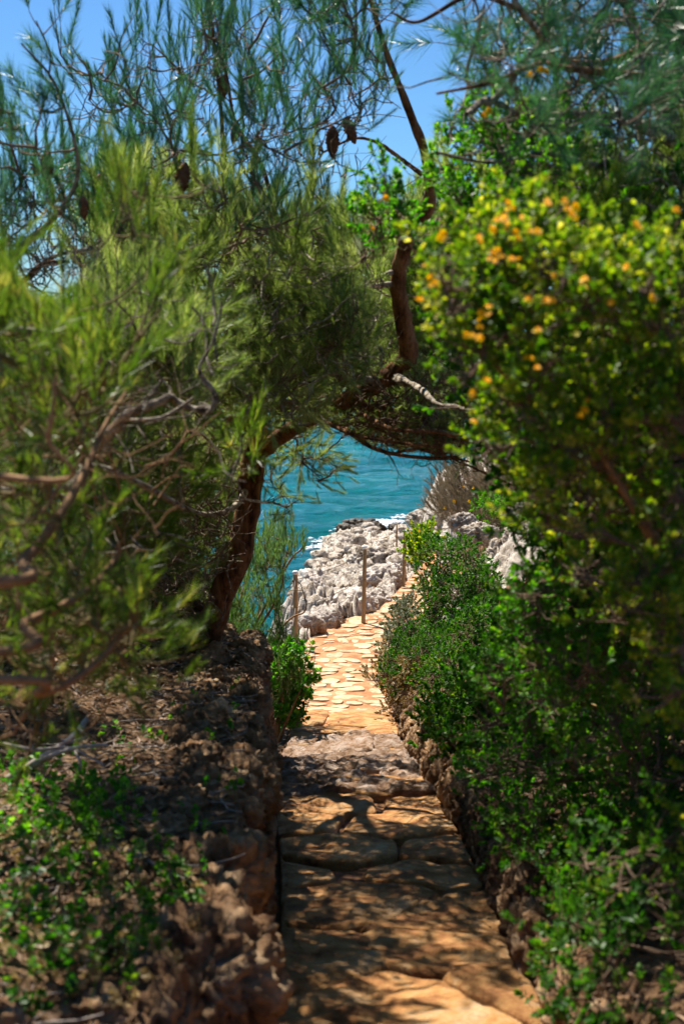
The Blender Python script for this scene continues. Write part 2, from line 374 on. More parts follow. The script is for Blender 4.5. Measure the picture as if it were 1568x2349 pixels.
tag(mb.build('sea', M['sea'], smooth=True), 'turquoise blue sea with small rolling waves out to the horizon', kind='structure')

# ------------------------------------------------------------------ path bed
pys = np.linspace(-6, 31.5, 900); u = np.linspace(0, 1, 26)
Lx, Rx = left_e(pys) - 0.02, right_e(pys) + 0.02
X = Lx[:, None] + (Rx - Lx)[:, None] * u; Y = np.repeat(pys[:, None], 26, 1)
p = np.stack([X, Y, X * 0], -1)
Z = path_z(Y) + 0.012 * fbm(p * 3, 4, 1) + 0.006 * fbm(p * 14, 2, 2)
mb = MB(); mb.add(np.stack([X, Y, Z], -1), grid_faces(900, 26))
path = tag(mb.build('footpath', M['earth'], smooth=True), 'orange earth footpath running down to the sea', kind='structure')
path.data.materials.append(M['joint']); _fy = (grid_faces(900, 26)[:, 0] // 26)
path.data.polygons.foreach_set('material_index', (pys[_fy] < 13.1).astype(np.int32))

def clip_cell(pt, others, box):
    poly = box.copy()
    for o in others:
        n = o - pt; c = np.dot(n, (pt + o) / 2); out = []
        dv = poly @ n - c
        for i in range(len(poly)):
            a, b = poly[i], poly[(i + 1) % len(poly)]; da, db = dv[i], dv[(i + 1) % len(poly)]
            if da <= 0: out.append(a)
            if da * db < 0: out.append(a + (b - a) * da / (da - db))
        poly = np.array(out)
        if len(poly) < 3: return None
    return poly
def chaikin(p, k, q=0.25):
    for _ in range(k):
        a = p; b = np.roll(p, -1, 0); p = np.stack([(1 - q) * a + q * b, q * a + (1 - q) * b], 1).reshape(-1, 2)
    return p
def resample(p, n):
    d = np.linalg.norm(np.roll(p, -1, 0) - p, axis=1); c = np.concatenate([[0], np.cumsum(d)])
    s = np.arange(n) / n * c[-1]; q = np.vstack([p, p[:1]])
    return np.stack([np.interp(s, c, q[:, 0]), np.interp(s, c, q[:, 1])], -1)
def cells(y0, y1, cw, cl, jit, seed):
    r = np.random.default_rng(seed); pts = []; y = y0; row = 0
    while y < y1:
        L, R = left_e(y), right_e(y); n = max(1, int(round((R - L) / cw)))
        for i in range(n):
            pts.append([L + (i + 0.5 + (0.25 if row % 2 else -0.25) + r.uniform(-jit, jit)) * (R - L) / n, y + r.uniform(-jit, jit) * cl])
        y += cl; row += 1
    pts = np.array(pts); out = []
    for i, p in enumerate(pts):
        dd = np.abs(pts - p); near = [pts[j] for j in np.where((dd[:, 0] < cw * 3) & (dd[:, 1] < cl * 3))[0] if j != i]
        # scale y so that cells keep their long axis
        bx = np.array([[p[0] - cw * 1.2, p[1] - cl * 1.2], [p[0] + cw * 1.2, p[1] - cl * 1.2], [p[0] + cw * 1.2, p[1] + cl * 1.2], [p[0] - cw * 1.2, p[1] + cl * 1.2]])
        c = clip_cell(p, near, bx)
        if c is not None and len(c) >= 3: out.append(c)
    return out
def stone(poly, name, mat, shrink, h, rings, nseg, nz, seed, round_k=2, top=0.0, freq=5):
    r = np.random.default_rng(seed)
    c0 = poly.mean(0)
    o = resample(chaikin(poly, round_k, 0.10 if nseg > 16 else 0.2), nseg)
    ctr = o.mean(0); o = ctr + (o - ctr) * shrink
    rad = np.linalg.norm(o - ctr, axis=1).mean()
    o = o + (o - ctr) * (vnoise(np.c_[o * 6 / max(rad, .05) * .1, np.full(nseg, seed * 1.7)], seed)[:, None] * (0.5 if nseg < 16 else 0.22))
    lo, hi = left_e(ctr[1]) + .01, right_e(ctr[1]) - .01
    o[:, 0] = np.clip(o[:, 0], left_e(o[:, 1]) + .015, right_e(o[:, 1]) - .015)
    if (o[:, 0].max() - o[:, 0].min()) < 0.06: return None
    ctr = o.mean(0)
    ks = [(1.0, -0.06), (1.0, h * 0.35)] + [(1 - (i / rings) ** 1.3, h * (0.35 + 0.65 * sstep(0, 0.22, i / rings))) for i in range(1, rings)]
    if nseg > 12: ks[1] = (1.0, h * .6); ks[2] = (.955, h * .97)
    V = []
    for k, zz in ks:
        q = ctr + (o - ctr) * k
        V.append(np.c_[q, path_z(q[:, 1]) * 0.5 + path_z(ctr[1] + (q[:, 1] - ctr[1]) * 1.0) * 0.5 + zz])
    V.append(np.array([[ctr[0], ctr[1], path_z(ctr[1]) + h]]))
    V = np.concatenate(V)
    V[nseg:, 2] += nz * (fbm(np.c_[V[nseg:, :2] * freq, np.full(len(V) - nseg, seed)], 4, 3, .6)) + top + (V[nseg:, 0] - ctr[0]) * r.normal() * nz * 1.2 + (V[nseg:, 1] - ctr[1]) * r.normal() * nz * 1.2
    mb = MB(); nr = len(ks)
    mb.v.append(V - [ctr[0], ctr[1], path_z(ctr[1])]); mb.n = len(V)
    mb.f.append(grid_faces(nr, nseg, True)); k = (nr - 1) * nseg
    j = np.arange(nseg); mb.f.append(np.stack([k + j, k + (j + 1) % nseg, np.full(nseg, nr * nseg)], -1))
    ob = mb.build(name, mat, path, smooth=True, loc=(ctr[0], ctr[1], path_z(ctr[1])))
    return ob
r0 = np.random.default_rng(5)
k = 0
for c in cells(14.6, 27.5, 0.235, 0.34, 0.46, 3):          # pale stones set in the earth
    k += 1
    if r0.random() < 0.12: continue
    stone(c, 'paving_stone', M['paving'], r0.uniform(0.62, 0.92), r0.uniform(0.005, 0.016), 4, 14, 0.010, k, 1)
for c in cells(13.0, 14.3, 0.55, 0.62, 0.2, 8):           # two broad sunny flags
    k += 1; stone(c, 'flagstone', M['slab'], 0.93, 0.035, 5, 22, 0.012, k)
for c in cells(9.75, 12.7, 0.5, 0.5, 0.33, 12):         # worn rock steps; the grey of their shade is put into the colour
    k += 1; stone(c, 'flagstone', M['slab_shade_grey'], 0.985, r0.uniform(.02, .08), 16, 48, 0.035, k, 1, freq=11)
for c in cells(2.8, 9.5, 0.46, 0.66, 0.38, 21):           # orange slabs underfoot
    k += 1; stone(c, 'flagstone', M['slab'], r0.uniform(0.92, 0.955), r0.uniform(0.035, 0.065), 12, 40, 0.013, k, 1, freq=8)
# a round lump of rock standing in the path and a few pebbles beside it

# ------------------------------------------------------------------ rocks
_ico = {}
def ico(sub):
    if sub not in _ico:
        import bmesh
        bm = bmesh.new(); bmesh.ops.create_icosphere(bm, subdivisions=sub, radius=1)
        _ico[sub] = (np.array([v.co[:] for v in bm.verts]), np.array([[v.index for v in f.verts] for f in bm.faces])); bm.free()
    return _ico[sub]
def rock_mb(size, seed, sub=4, jag=1.0, angular=0.5):
    V, Fc = ico(sub); s = np.array(size) / 2
    r = np.random.default_rng(seed); p = V * s / s.mean() + seed * 3.3
    d = 1 + 0.22 * fbm(p * 1.1, 2, seed)
    for _ in range(7):                                     # facets
        n = nrm(r.normal(size=3)); lim = r.uniform(0.62, 0.95)
        h = V @ n; d = np.where(h * d > lim, d * (1 - angular) + angular * lim / np.maximum(h, 1e-3), d)
    mean = s.mean()
    f1, f2 = worley(p * 2.4, seed); g1, g2 = worley(p * 5.5, seed + 3)
    pa = p * np.array([1, 1, 1.5]); rid = 1 - np.abs(fbm(pa * 2.6, 4, seed + 9, .62)) * 1.6
    d = d + jag * (0.05 * (0.5 - f1) - 0.10 * np.exp(-((f2 - f1) / 0.07) ** 2) + 0.02 * (0.5 - g1) + 0.11 * (rid - .5) + 0.055 * fbm(pa * 9, 4, seed + 5, .65))
    mb = MB(); mb.add(V * d[:, None] * s, Fc); return mb
def rock(name, loc, size, seed, mat, label=None, cat='rock', group=None, parent=None, sub=4, jag=1.0, rot=0, angular=0.5):
    mb = rock_mb(size, seed, sub, jag, angular)
    o = mb.build(name, mat, parent, smooth=True, loc=loc); o.rotation_euler = (0, 0, rot)
    if parent is None: tag(o, label, cat, group)
    return o
rr = np.random.default_rng(77)
# ledge stones lining the left of the path
wall = link_root(root('stone_ledge', 'brown weathered rock ledge holding up the left bank beside the path', 'rock ledge'))
y = 2.7
while y < 11.7:
    ln = rr.uniform(0.20, 0.46); z0 = float(path_z(y)); z1 = float(CAM_Z - 1.40 - 0.105 * y); h = z1 - z0; L0 = float(left_e(y))
    ym = y + ln / 2; sd = int(y * 97)
    rock('stone', (L0 - 0.17 + rr.uniform(-.05, .03), ym, z1 - 0.15 + rr.uniform(-.05, .05)), (rr.uniform(.24, .36), ln * 1.12, rr.uniform(.26, .40)), sd, M['wall_rock'], parent=wall, sub=5, jag=1.1, rot=rr.uniform(-.3, .3), angular=.7)
    rock('stone', (L0 - 0.15 + rr.uniform(-.04, .02), ym + rr.uniform(-.1, .1), z0 + h * 0.28), (rr.uniform(.22, .30), ln * 1.15, h * rr.uniform(.55, .72)), sd + 5, M['wall_rock'], parent=wall, sub=5, jag=1.1, rot=rr.uniform(-.3, .3), angular=.7)
    rock('stone', (L0 - 0.42 + rr.uniform(-.10, .08), ym + rr.uniform(-.1, .1), z1 - 0.03), (rr.uniform(.18, .34), ln * rr.uniform(.7, 1.1), rr.uniform(.16, .26)), sd + 9, M['wall_rock'], parent=wall, sub=5, jag=1.3, rot=rr.uniform(-.6, .6))
    y += ln
# right edge stones
wall2 = link_root(root('stone_edging', 'low row of rough stones along the right edge of the path under the shrubs', 'stone edging'))
y = 3.2
while y < 13:
    ln = rr.uniform(0.32, 0.5); z0 = float(path_z(y))
    rock('stone', (float(right_e(y)) + 0.09 + rr.uniform(-.03, .04), y, z0 + 0.12), (0.26, ln * 1.1, rr.uniform(0.32, 0.46)), int(y * 91), M['wall_rock'], parent=wall2, sub=5, jag=1.1, rot=rr.uniform(-.3, .3))
    y += ln
for px, py, d, wd, hh, lab in [
    (1040, 1790, 9.8, .26, .58, 'tall grey brown rock standing upright at the right edge of the path by the step'),
    (1150, 1850, 8.2, .42, .34, 'pale topped angular rock right of the path just nearer than the upright one'),
    (1215, 2150, 5.6, .24, .42, 'narrow grey rock in shade under the right shrub beside the slabs'),
    (1420, 2260, 4.6, .30, .50, 'large grey brown rock in deep shade at the lower right corner'),
    (575, 1560, 11.4, .34, .42, 'dark rounded rock at the far end of the left ledge below the leaning pine'),
    (480, 2240, 3.9, .44, .40, 'big brown grooved rock on the left bank nearest the camera')]:
    c = P(px, py, d); rock('boulder', tuple(c), (wd, wd * 1.2, hh), int(px), M['wall_rock'], lab, 'rock', sub=5, jag=1.2)
# stump like rock under the leaning pine
for i, (px, py, d, wd, hh) in enumerate([(400, 1480, 10.6, .55, .75), (330, 1540, 10.4, .5, .5)]):
    c = P(px, py, d); rock('boulder', tuple(c), (wd, wd, hh), 300 + i, M['wall_rock'], ['dark knotted rock hugging the left side of the pine trunk base', 'low shaded rock left of the one beside the trunk base'][i], 'rock', sub=5, jag=1.3)

# outcrop boulders: (px, py centre, distance, width px, height px, label)
BO = [
 (715, 1362, 24.5, 75, 85, 'large rounded pale boulder at the left seaward edge of the outcrop'),
 (790, 1255, 40, 70, 55, 'squarish cream boulder near the seaward tip of the outcrop'),
 (832, 1290, 33, 60, 60, 'pale boulder with a smooth grey face behind the tall middle post'),
 (775, 1325, 29, 60, 50, 'knobbly white boulder in the middle of the outcrop'),
 (815, 1330, 27, 62, 50, 'white crumpled boulder left of the tall middle post'),
 (880, 1280, 33, 80, 60, 'broad pale boulder right of the tall middle post'),
 (905, 1255, 38, 70, 45, 'cream boulder beside the short thin stake'),
 (870, 1328, 25.5, 90, 60, 'white topped ribbed boulder just behind the bend of the path'),
 (905, 1325, 26.3, 50, 60, 'square pale block with orange foot left of the third post'),
 (798, 1396, 22.6, 108, 82, 'long white boulder with an orange cut face beside the middle post'),
 (742, 1430, 21.3, 80, 60, 'lumpy white boulder at the left edge of the stony path'),
 (705, 1440, 20.6, 70, 55, 'small pale boulder just right of the capped post'),
 (670, 1455, 20.3, 60, 50, 'pale boulder behind the foot of the capped post'),
 (865, 1385, 23.6, 60, 55, 'orange sided block where the path bends'),
 (900, 1345, 25.4, 55, 36, 'flat topped block left of the third post foot'),
 (925, 1225, 41, 50, 36, 'pale boulder below the surf at the right of the outcrop'),
 (965, 1190, 38, 60, 40, 'white boulder at the foot of the brushy headland'),
]
for i, (px, py, d, wp, hp, lab) in enumerate(BO):
    c = P(px, py, d); wd = wp / F * d; hd = hp / F * d
    rock('boulder', tuple(c), (wd * 1.2, wd * 1.3, hd * 1.25), 40 + i, M['lime_stained'] if d < 27 else M['lime'], lab, 'boulder', 'pale boulders of the rocky outcrop', sub=5, jag=.85, angular=.75, rot=rr.uniform(0, 3))
n = 0
tries = 0
while n < 120 and tries < 4000:
    tries += 1
    y = rr.uniform(20.5, 47); x = rr.uniform(-1.0, 2.2)
    if x > left_e(y) - 0.12 and y < 28: continue
    if x < out_left(y) - 0.05: continue
    z = float(height(x, y)); s = rr.uniform(0.16, 0.42) * (0.7 + y / 70)
    rock('rock', (x, y, z + s * 0.15), (s, s * rr.uniform(.8, 1.3), s * rr.uniform(.6, .95)), 500 + n, M['lime'], 'small jagged pale rock among many on the outcrop below the path', 'rock', 'small pale rocks strewn over the outcrop', sub=3, jag=1.3, rot=rr.uniform(0, 6)); n += 1
# dark wet rocks at the waterline
for i, (px, py, d, wp, hp, lab) in enumerate([
    (822, 1208, 47.6, 88, 34, 'dark wet rock with a broken flat top at the tip of the outcrop'),
    (850, 1216, 46.6, 80, 34, 'brown wet rock right of the dark tip beside the surf'),
    (795, 1222, 46.2, 56, 36, 'dark brown rock low in the water in front of the tip'),
    (765, 1234, 45.6, 36, 20, 'small dark rock awash at the far left of the tip'),
    (908, 1213, 46.5, 44, 22, 'reddish brown rock right of the white surf')]):
    c = P(px, py, d); rock('wet_rock', tuple(c), (wp / F * d, wp / F * d * .9, hp / F * d * 1.3), 900 + i, M['wet_rock'], lab, 'rock', 'wet rocks at the waterline', sub=4, jag=1.4)
# headland rocks on the right
for i, (px, py, d, wp, hp) in enumerate([(1205, 1235, 22.5, 110, 120), (1150, 1290, 21.5, 90, 110), (1215, 1330, 20.5, 80, 120), (1100, 1225, 23.5, 90, 60), (1270, 1280, 21, 90, 100), (1265, 1370, 19.5, 90, 90), (1060, 1200, 25, 70, 50), (1190, 1180, 24, 80, 60)]):
    c = P(px, py, d)
    rock('boulder', tuple(c), (wp / F * d, wp / F * d, hp / F * d), 950 + i, M['lime'],
         ['highest grey white crag of the right hand headland', 'crag behind the dark shrub at the right of the path', 'steep fluted crag low on the headland', 'pale crag above the dark shrub', 'rough crag at the right behind the near leaves', 'low crag just above the bright green shrub', 'pale crag next to the brushy skyline', 'grey crag below the brushy skyline'][i], 'rock', 'crags of the headland', sub=5, jag=1.6, angular=0.3)

# surf
mb = MB(); fr = np.random.default_rng(3)
for cx, cy, rx, ry, n in [(872, 1207, 34, 7, 650), (905, 1203, 30, 4, 180), (930, 1192, 40, 5, 40), (745, 1243, 40, 12, 60), (782, 1214, 26, 4, 40), (735, 1256, 34, 8, 40)]:
    a = fr.normal(size=(n, 2)) * 0.5
    q = P(cx + a[:, 0] * rx, cy + a[:, 1] * ry, 50.0)
    dirn = q - np.array([0, 0, CAM_Z]); tt = (CAM_Z - 0.06) / -dirn[:, 2]; q = np.array([0, 0, CAM_Z]) + dirn * tt[:, None]
    s = fr.uniform(0.02, 0.075, n); V, Fc = ico(1)
    for i in range(n):
        mb.add(V * (s[i] * np.array([1.6, 1.2, 0.55])) * (1 + 0.2 * fr.normal(size=(len(V), 1))) + q[i] + [0, 0, s[i] * .2 + (0.12 * fr.random() if cx > 850 else 0)], Fc)
tag(mb.build('sea_foam', M['foam'], smooth=True), 'white surf breaking on the dark rocks at the outcrop tip', kind='stuff')

# ------------------------------------------------------------------ fence posts and wires
def post(px, py_base, d, h, label, tilt=0, r=0.045, cap=True, name='fence_post'):
    b = P(px, py_base, d); x, y = float(b[0]), float(b[1]); z = float(b[2])
    t = link_root(root(name, label, 'post', 'wooden fence posts along the sea side of the path'), (x, y, z)); t.rotation_euler = (0, tilt, 0)
    mb = MB(); zz = np.array([-0.4, 0, .2, .5, .8, h - .01, h])
    tubes(mb, np.stack([zz * 0, zz * 0, zz], -1), np.array([r, r, r, r * .97, r * .95, r * .93, r * .80]), 16)
    mb.add(np.concatenate([[[0, 0, h]], np.c_[np.cos(np.arange(16) * math.pi / 8) * r * .8, np.sin(np.arange(16) * math.pi / 8) * r * .8, np.full(16, h)]]), [[0, 1 + i, 1 + (i + 1) % 16] for i in range(16)])
    mb.build('pole', M['post'], t, smooth=True)
    if cap:
        mb = MB(); zc = np.array([h - .035, h - .035, h + .004, h + .016, h + .018]); rc = np.array([r * .95, r * 1.14, r * 1.14, r * .8, 0.001])
        tubes(mb, np.stack([zc * 0, zc * 0, zc], -1), rc, 16); mb.build('cap', M['cap'], t, smooth=True)
    for hz in (h * .55, h * .9):
        mb = MB(); a = np.linspace(0, 2 * math.pi, 13); tubes(mb, np.stack([np.cos(a) * r * 1.02, np.sin(a) * r * 1.02, a * 0 + hz], -1), np.full(13, .005), 5)
        mb.build('wire_loop', M['wire'], t)
    return np.array([x, y, z]), h
pA = post(678, 1492, 19.7, 1.13, 'fence post with a bright white cap at the left of the stony path', 0.0, r=.036)
pB = post(833, 1419, 21.4, 1.12, 'tallest grey brown fence post in the middle by the bend of the path', 0.02, r=.032)
pC = post(924, 1350, 25.2, 1.05, 'yellowish fence post beside the green shrub where the path narrows', 0.03, r=.032)
pD = post(909, 1277, 34.0, 0.45, 'short thin dark stake far out on the pale outcrop', 0.0, r=0.022, cap=False, name='fence_stake')
q = np.array([-0.62, 14.3, float(path_z(14.3)) - 0.1])
t = link_root(root('fence_post', 'fence post mostly hidden by the small leafy shrub left of the path', 'post', 'wooden fence posts along the sea side of the path'), tuple(q))
mb = MB(); zz = np.array([-0.4, 0, .5, .95]); tubes(mb, np.stack([zz * 0, zz * 0, zz], -1), np.full(4, .04), 12); mb.build('pole', M['post'], t, smooth=True)
pE = (q, 0.95)
for (a, ha), (b, hb), lab in [(pA, pB, 'thin rusty wires strung between the capped post and the middle post'), (pB, pC, 'thin wires strung from the middle post to the yellowish post'), (pE, pA, 'thin wires running from the capped post back towards the leafy shrub')]:
    t = link_root(root('fence_wire', lab, 'wire', 'wires of the path fence'), tuple(a))
    for fz in (.55, .9):
        s = np.linspace(0, 1, 14)[:, None]; l = a * (1 - s) + b * s; l[:, 2] += (ha * fz * (1 - s) + hb * fz * s - 0.16 * s * (1 - s))[:, 0]
        mb = MB(); tubes(mb, l - a, np.full(14, .005), 5); mb.build('strand', M['wire'], t)

# ------------------------------------------------------------------ foliage machinery
OPEN = [(598, 1080), (640, 1012), (720, 985), (780, 1000), (870, 1035), (1040, 1055), (1050, 1075), (1005, 1120), (990, 1160), (925, 1200), (922, 1300), (950, 1360), (870, 1450), (850, 1530), (840, 1600),
        (900, 1700), (1000, 1760), (1040, 1900), (1110, 2080), (1160, 2349), (1160, 2500), (610, 2500), (600, 2000), (600, 1750), (640, 1650), (690, 1560), (672, 1490), (620, 1480), (560, 1500), (540, 1350), (590, 1200)]
GAP1 = [(925, 80), (960, 60), (1000, 110), (1010, 190), (1030, 270), (975, 290), (940, 230)]
GAP2 = [(965, 300), (1000, 245), (985, 330), (955, 400), (915, 350), (935, 330)]
GAP3 = [(0, 0), (30, 0), (60, 90), (110, 200), (100, 330), (50, 260), (0, 180)]
GAP4 = [(140, 0), (225, 0), (235, 120), (200, 130), (150, 90)]
GAP5 = [(360, 90), (400, 100), (380, 200), (350, 190)]
LIMB_VIEW = [(820, 905), (890, 840), (900, 790), (885, 720), (880, 640), (905, 560), (950, 500), (965, 440), (1010, 440), (1010, 490), (960, 560), (945, 640), (958, 720), (975, 800), (930, 880), (1000, 900), (1000, 930), (900, 900), (820, 935)]
GAP6 = [(10, 560), (110, 550), (190, 640), (130, 690), (40, 650)]
GAPS = [OPEN, GAP1, GAP2, GAP3, GAP4, GAP5, GAP6]

def needle_template(n, L, nl, ang, wdt, seed, tipang=0.3):
    r = np.random.default_rng(seed); V = []; 
    s = r.uniform(0.08, 1.0, n); a = r.uniform(0, 2 * math.pi, n)
    th = ang * (1 - tipang * s) * r.uniform(0.6, 1.35, n)
    ln = nl * r.uniform(0.75, 1.1, n) * (1 - 0.25 * s ** 4)
    rad = np.stack([np.cos(a), np.sin(a), 0 * a], -1); ax = np.array([0, 0, 1.0])
    D = rad * np.sin(th)[:, None] + ax * np.cos(th)[:, None]
    base = ax * (s * L)[:, None]
    side = nrm(np.cross(D, nrm(r.normal(size=(n, 3)))))
    bend = (ax * 0.12 + rad * 0.02)[...] * ln[:, None]
    tip = base + D * ln[:, None] + bend
    V = np.stack([base - side * wdt, base + side * wdt, tip], 1).reshape(-1, 3)
    return V, np.arange(3 * n).reshape(-1, 3)
def leaf_template(n, L, ll, lw, seed, ang=1.0, tuft=0.3, droop=0.0):
    r = np.random.default_rng(seed)
    s = 1 - (1 - tuft) * r.uniform(0, 1, n) ** 1.4; a = np.arange(n) * 2.4 + r.uniform(-.3, .3, n)
    th = ang * (1.25 - 0.7 * (s - tuft) / (1 - tuft + 1e-6)) * r.uniform(.75, 1.25, n)
    rad = np.stack([np.cos(a), np.sin(a), 0 * a], -1); ax = np.array([0, 0, 1.0])
    D = nrm(rad * np.sin(th)[:, None] + ax * np.cos(th)[:, None])
    l = ll * r.uniform(.65, 1.1, n)[:, None]; w = lw * r.uniform(.7, 1.1, n)[:, None] / 2
    S = nrm(np.cross(D, ax + 0.01)); S = nrm(S + 0.35 * r.normal(size=(n, 3))); S = nrm(S - D * np.sum(S * D, -1, keepdims=True)); N = np.cross(S, D)
    b = ax * (s * L)[:, None]
    pts = [b, b + D * l * .35 + S * w + N * w * .35, b + D * l * .75 + S * w * .75 + N * w * .25, b + D * l - N * l * droop, b + D * l * .75 - S * w * .75 + N * w * .25, b + D * l * .35 - S * w + N * w * .35]
    V = np.stack(pts, 1).reshape(-1, 3); i = np.arange(n)[:, None] * 6
    Fc = np.concatenate([i + [0, 1, 2, 3], i + [0, 3, 4, 5]])
    return V, Fc
def place(mb, tmpls, B, D, S, r):
    n = len(B)
    if n == 0: return
    ref = nrm(r.normal(size=(n, 3))); X = nrm(np.cross(D, ref)); Yv = np.cross(D, X)
    Rm = np.stack([X, Yv, D], -1) * S[:, None, None]
    t = r.integers(0, len(tmpls), n)
    for k, (V, Fc) in enumerate(tmpls):
        m = np.where(t == k)[0]
        if len(m) == 0: continue
        W = np.einsum('nij,vj->nvi', Rm[m], V) + B[m][:, None]
        f = Fc[None] + (np.arange(len(m)) * len(V))[:, None, None]
        mb.add(W, f.reshape(-1, Fc.shape[1]))
def blocked(pts, gaps):
    x, y = proj(pts); b = np.zeros(len(pts), bool)
    for g in gaps: b |= in_poly(g, x, y)
    if gaps is GAPS: b |= in_poly(LIMB_VIEW, x, y) & (pts[:, 1] < 9.0)      # nothing grows right across the arching limb
    return b
def sample_poly(poly, n, d0, d1, r):
    p = np.array(poly, float); lo, hi = p.min(0), p.max(0); out = []
    while len(out) < n:
        q = lo + (hi - lo) * r.random((n * 2, 2)); m = in_poly(poly, q[:, 0], q[:, 1]); out += list(q[m])
    q = np.array(out[:n]); return P(q[:, 0], q[:, 1], r.uniform(d0, d1, n))
class Plant:
    def __init__(s, name, label, cat, base, seed, group=None, branch_mat='twig'):
        s.root = root(name, label, cat, group); s.base = np.array(base, float); link_root(s.root, tuple(s.base))
        s.r = np.random.default_rng(seed); s.sk = [s.base]; s.tw = MB(); s.fo = {}; s.bm = M[branch_mat]
    def limb(s, pts, mat, name='branch', sides=10, knot=.12, m=8):
        mb = MB(); rows = [(*P(a, b, d), r) for a, b, d, r in pts] if pts[0][1] > -900 else pts
        L = limb(mb, np.array(rows), sides, m, knot); mb.v = [v - s.base for v in mb.v]
        mb.build(name, M[mat], s.root, smooth=True); s.sk += list(L[::2]); return L
    def limb_w(s, pts, mat, name='branch', sides=10, knot=.12):
        mb = MB(); L = limb(mb, np.array(pts, float), sides, 8, knot); mb.v = [v - s.base for v in mb.v]
        mb.build(name, M[mat], s.root, smooth=True); s.sk += list(L[::2]); return L
    def grow(s, centres, rad, per, tmpls, fmat, up=(0, 0, 1), upw=0.9, outw=0.7, rnd=0.35, scale=(0.8, 1.2), stemL=0.12, gaps=GAPS, feed_r=0.006, name='foliage', tw_r=0.0016, keep=1.0, sag=0.0):
        r = s.r; centres = centres[~blocked(centres, gaps)] if gaps else centres
        if len(centres) == 0: return
        sk = np.array(s.sk); order = np.argsort([np.min(np.linalg.norm(sk - c, axis=1)) for c in centres])
        feed = []; FR = []; tw = []; TR = []; B = []; D = []; S = []
        for ci in order:
            c = centres[ci]; sk = np.array(s.sk)
            dist = np.linalg.norm(sk - c, axis=1) + 0.8 * np.maximum(sk[:, 2] - c[2], 0)
            a = sk[np.argmin(dist)]; L = np.linalg.norm(c - a)
            t = np.linspace(0, 1, 7)[:, None]
            ctl = (a + c) / 2 + r.normal(size=3) * L * 0.14 + np.array([0, 0, -0.10 * L])
            l = a * (1 - t) ** 2 + 2 * ctl * t * (1 - t) + c * t ** 2
            l[1:-1] += r.normal(size=(5, 3)) * L * 0.015
            feed.append(l); r1 = feed_r + feed_r * min(L, 2.0) * 1.2; FR.append(np.linspace(r1, feed_r * .45, 7))
            s.sk += list(l[2:])
            n = max(1, int(per * r.uniform(.7, 1.3)))
            q = nrm(r.normal(size=(n, 3))) * (r.random((n, 1)) ** .45) * rad
            b = c + q
            st = l[r.integers(3, 7, n)]
            d = nrm(outw * q / rad + upw * np.array(up) + rnd * r.normal(size=(n, 3)))
            tc = np.linspace(0, 1, 4)[None, :, None]
            mid = (st + b) / 2 - d * 0.25 * np.linalg.norm(b - st, axis=1, keepdims=True)
            l2 = st[:, None] * (1 - tc) ** 2 + 2 * mid[:, None] * tc * (1 - tc) + b[:, None] * tc ** 2
            B.append(b); D.append(d); S.append(r.uniform(scale[0], scale[1], n)); tw.append(l2)
        B = np.concatenate(B); D = np.concatenate(D); S = np.concatenate(S); tw = np.concatenate(tw)
        ok = np.ones(len(B), bool)
        if gaps: ok = ~(blocked(B, gaps) | blocked(B + D * (stemL * S)[:, None], gaps))
        if keep < 1: ok &= r.random(len(ok)) < keep
        B, D, S, tw = B[ok] - s.base, D[ok], S[ok], tw[ok] - s.base
        tubes(s.tw, np.array(feed) - s.base, np.array(FR), 6)
        if len(B):
            tubes(s.tw, tw, np.tile(np.array([2.2, 1.8, 1.4, 1.2]) * tw_r, (len(tw), 1)), 4)
            st = np.stack([B, B + D * (stemL * S)[:, None]], 1); tubes(s.tw, st, np.tile([tw_r, tw_r * .6], (len(st), 1)), 3)
            place(s.fo.setdefault(fmat, MB()), tmpls, B, D, S, r)
    def tangle(s, centres, rad, per, ln=(.12, .4), r0=.004, gaps=GAPS, mat='deadwood', up=(0, 0, .3)):
        r = s.r; centres = centres[~blocked(centres, gaps)] if gaps else centres
        n = len(centres) * per; b = np.repeat(centres, per, 0) + rad * r.normal(size=(n, 3)) * .6
        d = nrm(r.normal(size=(n, 3)) * [1, .7, .8] + np.array(up)); L = r.uniform(ln[0], ln[1], n)[:, None]
        P_ = [b]
        for k_ in range(5):
            d = nrm(d + .38 * r.normal(size=(n, 3)) + np.array([0, 0, .1])); P_.append(P_[-1] + d * L / 5)
        l = np.stack(P_, 1)
        if gaps:
            ok = ~(blocked(l[:, 0], gaps) | blocked(l[:, 3], gaps) | blocked(l[:, 5], gaps)); l = l[ok]
        if len(l) == 0: return
        R_ = r.uniform(.5, 1.3, len(l))[:, None] * r0 * np.linspace(1, .35, 6)
        mb = s.__dict__.setdefault('dead', {}).setdefault(mat, MB()); tubes(mb, l - s.base, R_, 5)
        k_ = r.integers(1, 5, len(l)); st = l[np.arange(len(l)), k_]; e = nrm(r.normal(size=st.shape)) * (L[:len(l)] * .35)
        m_ = st + e * .5 + .1 * np.linalg.norm(e, axis=1)[:, None] * r.normal(size=st.shape)
        tubes(mb, np.stack([st, m_, st + e], 1) - s.base, R_[:, 2:5] * .7, 4)
    def finish(s, fname='needles'):
        for k, mb in s.__dict__.get('dead', {}).items():
            o = mb.build('bare_twigs', M[k], s.root, smooth=True)
            if o: o['kind'] = 'stuff'
        o = s.tw.build('twigs', s.bm, s.root, smooth=True)
        if o: o['kind'] = 'stuff'
        for k, mb in s.fo.items():
            o = mb.build(fname, M[k], s.root)
            if o: o['kind'] = 'stuff'

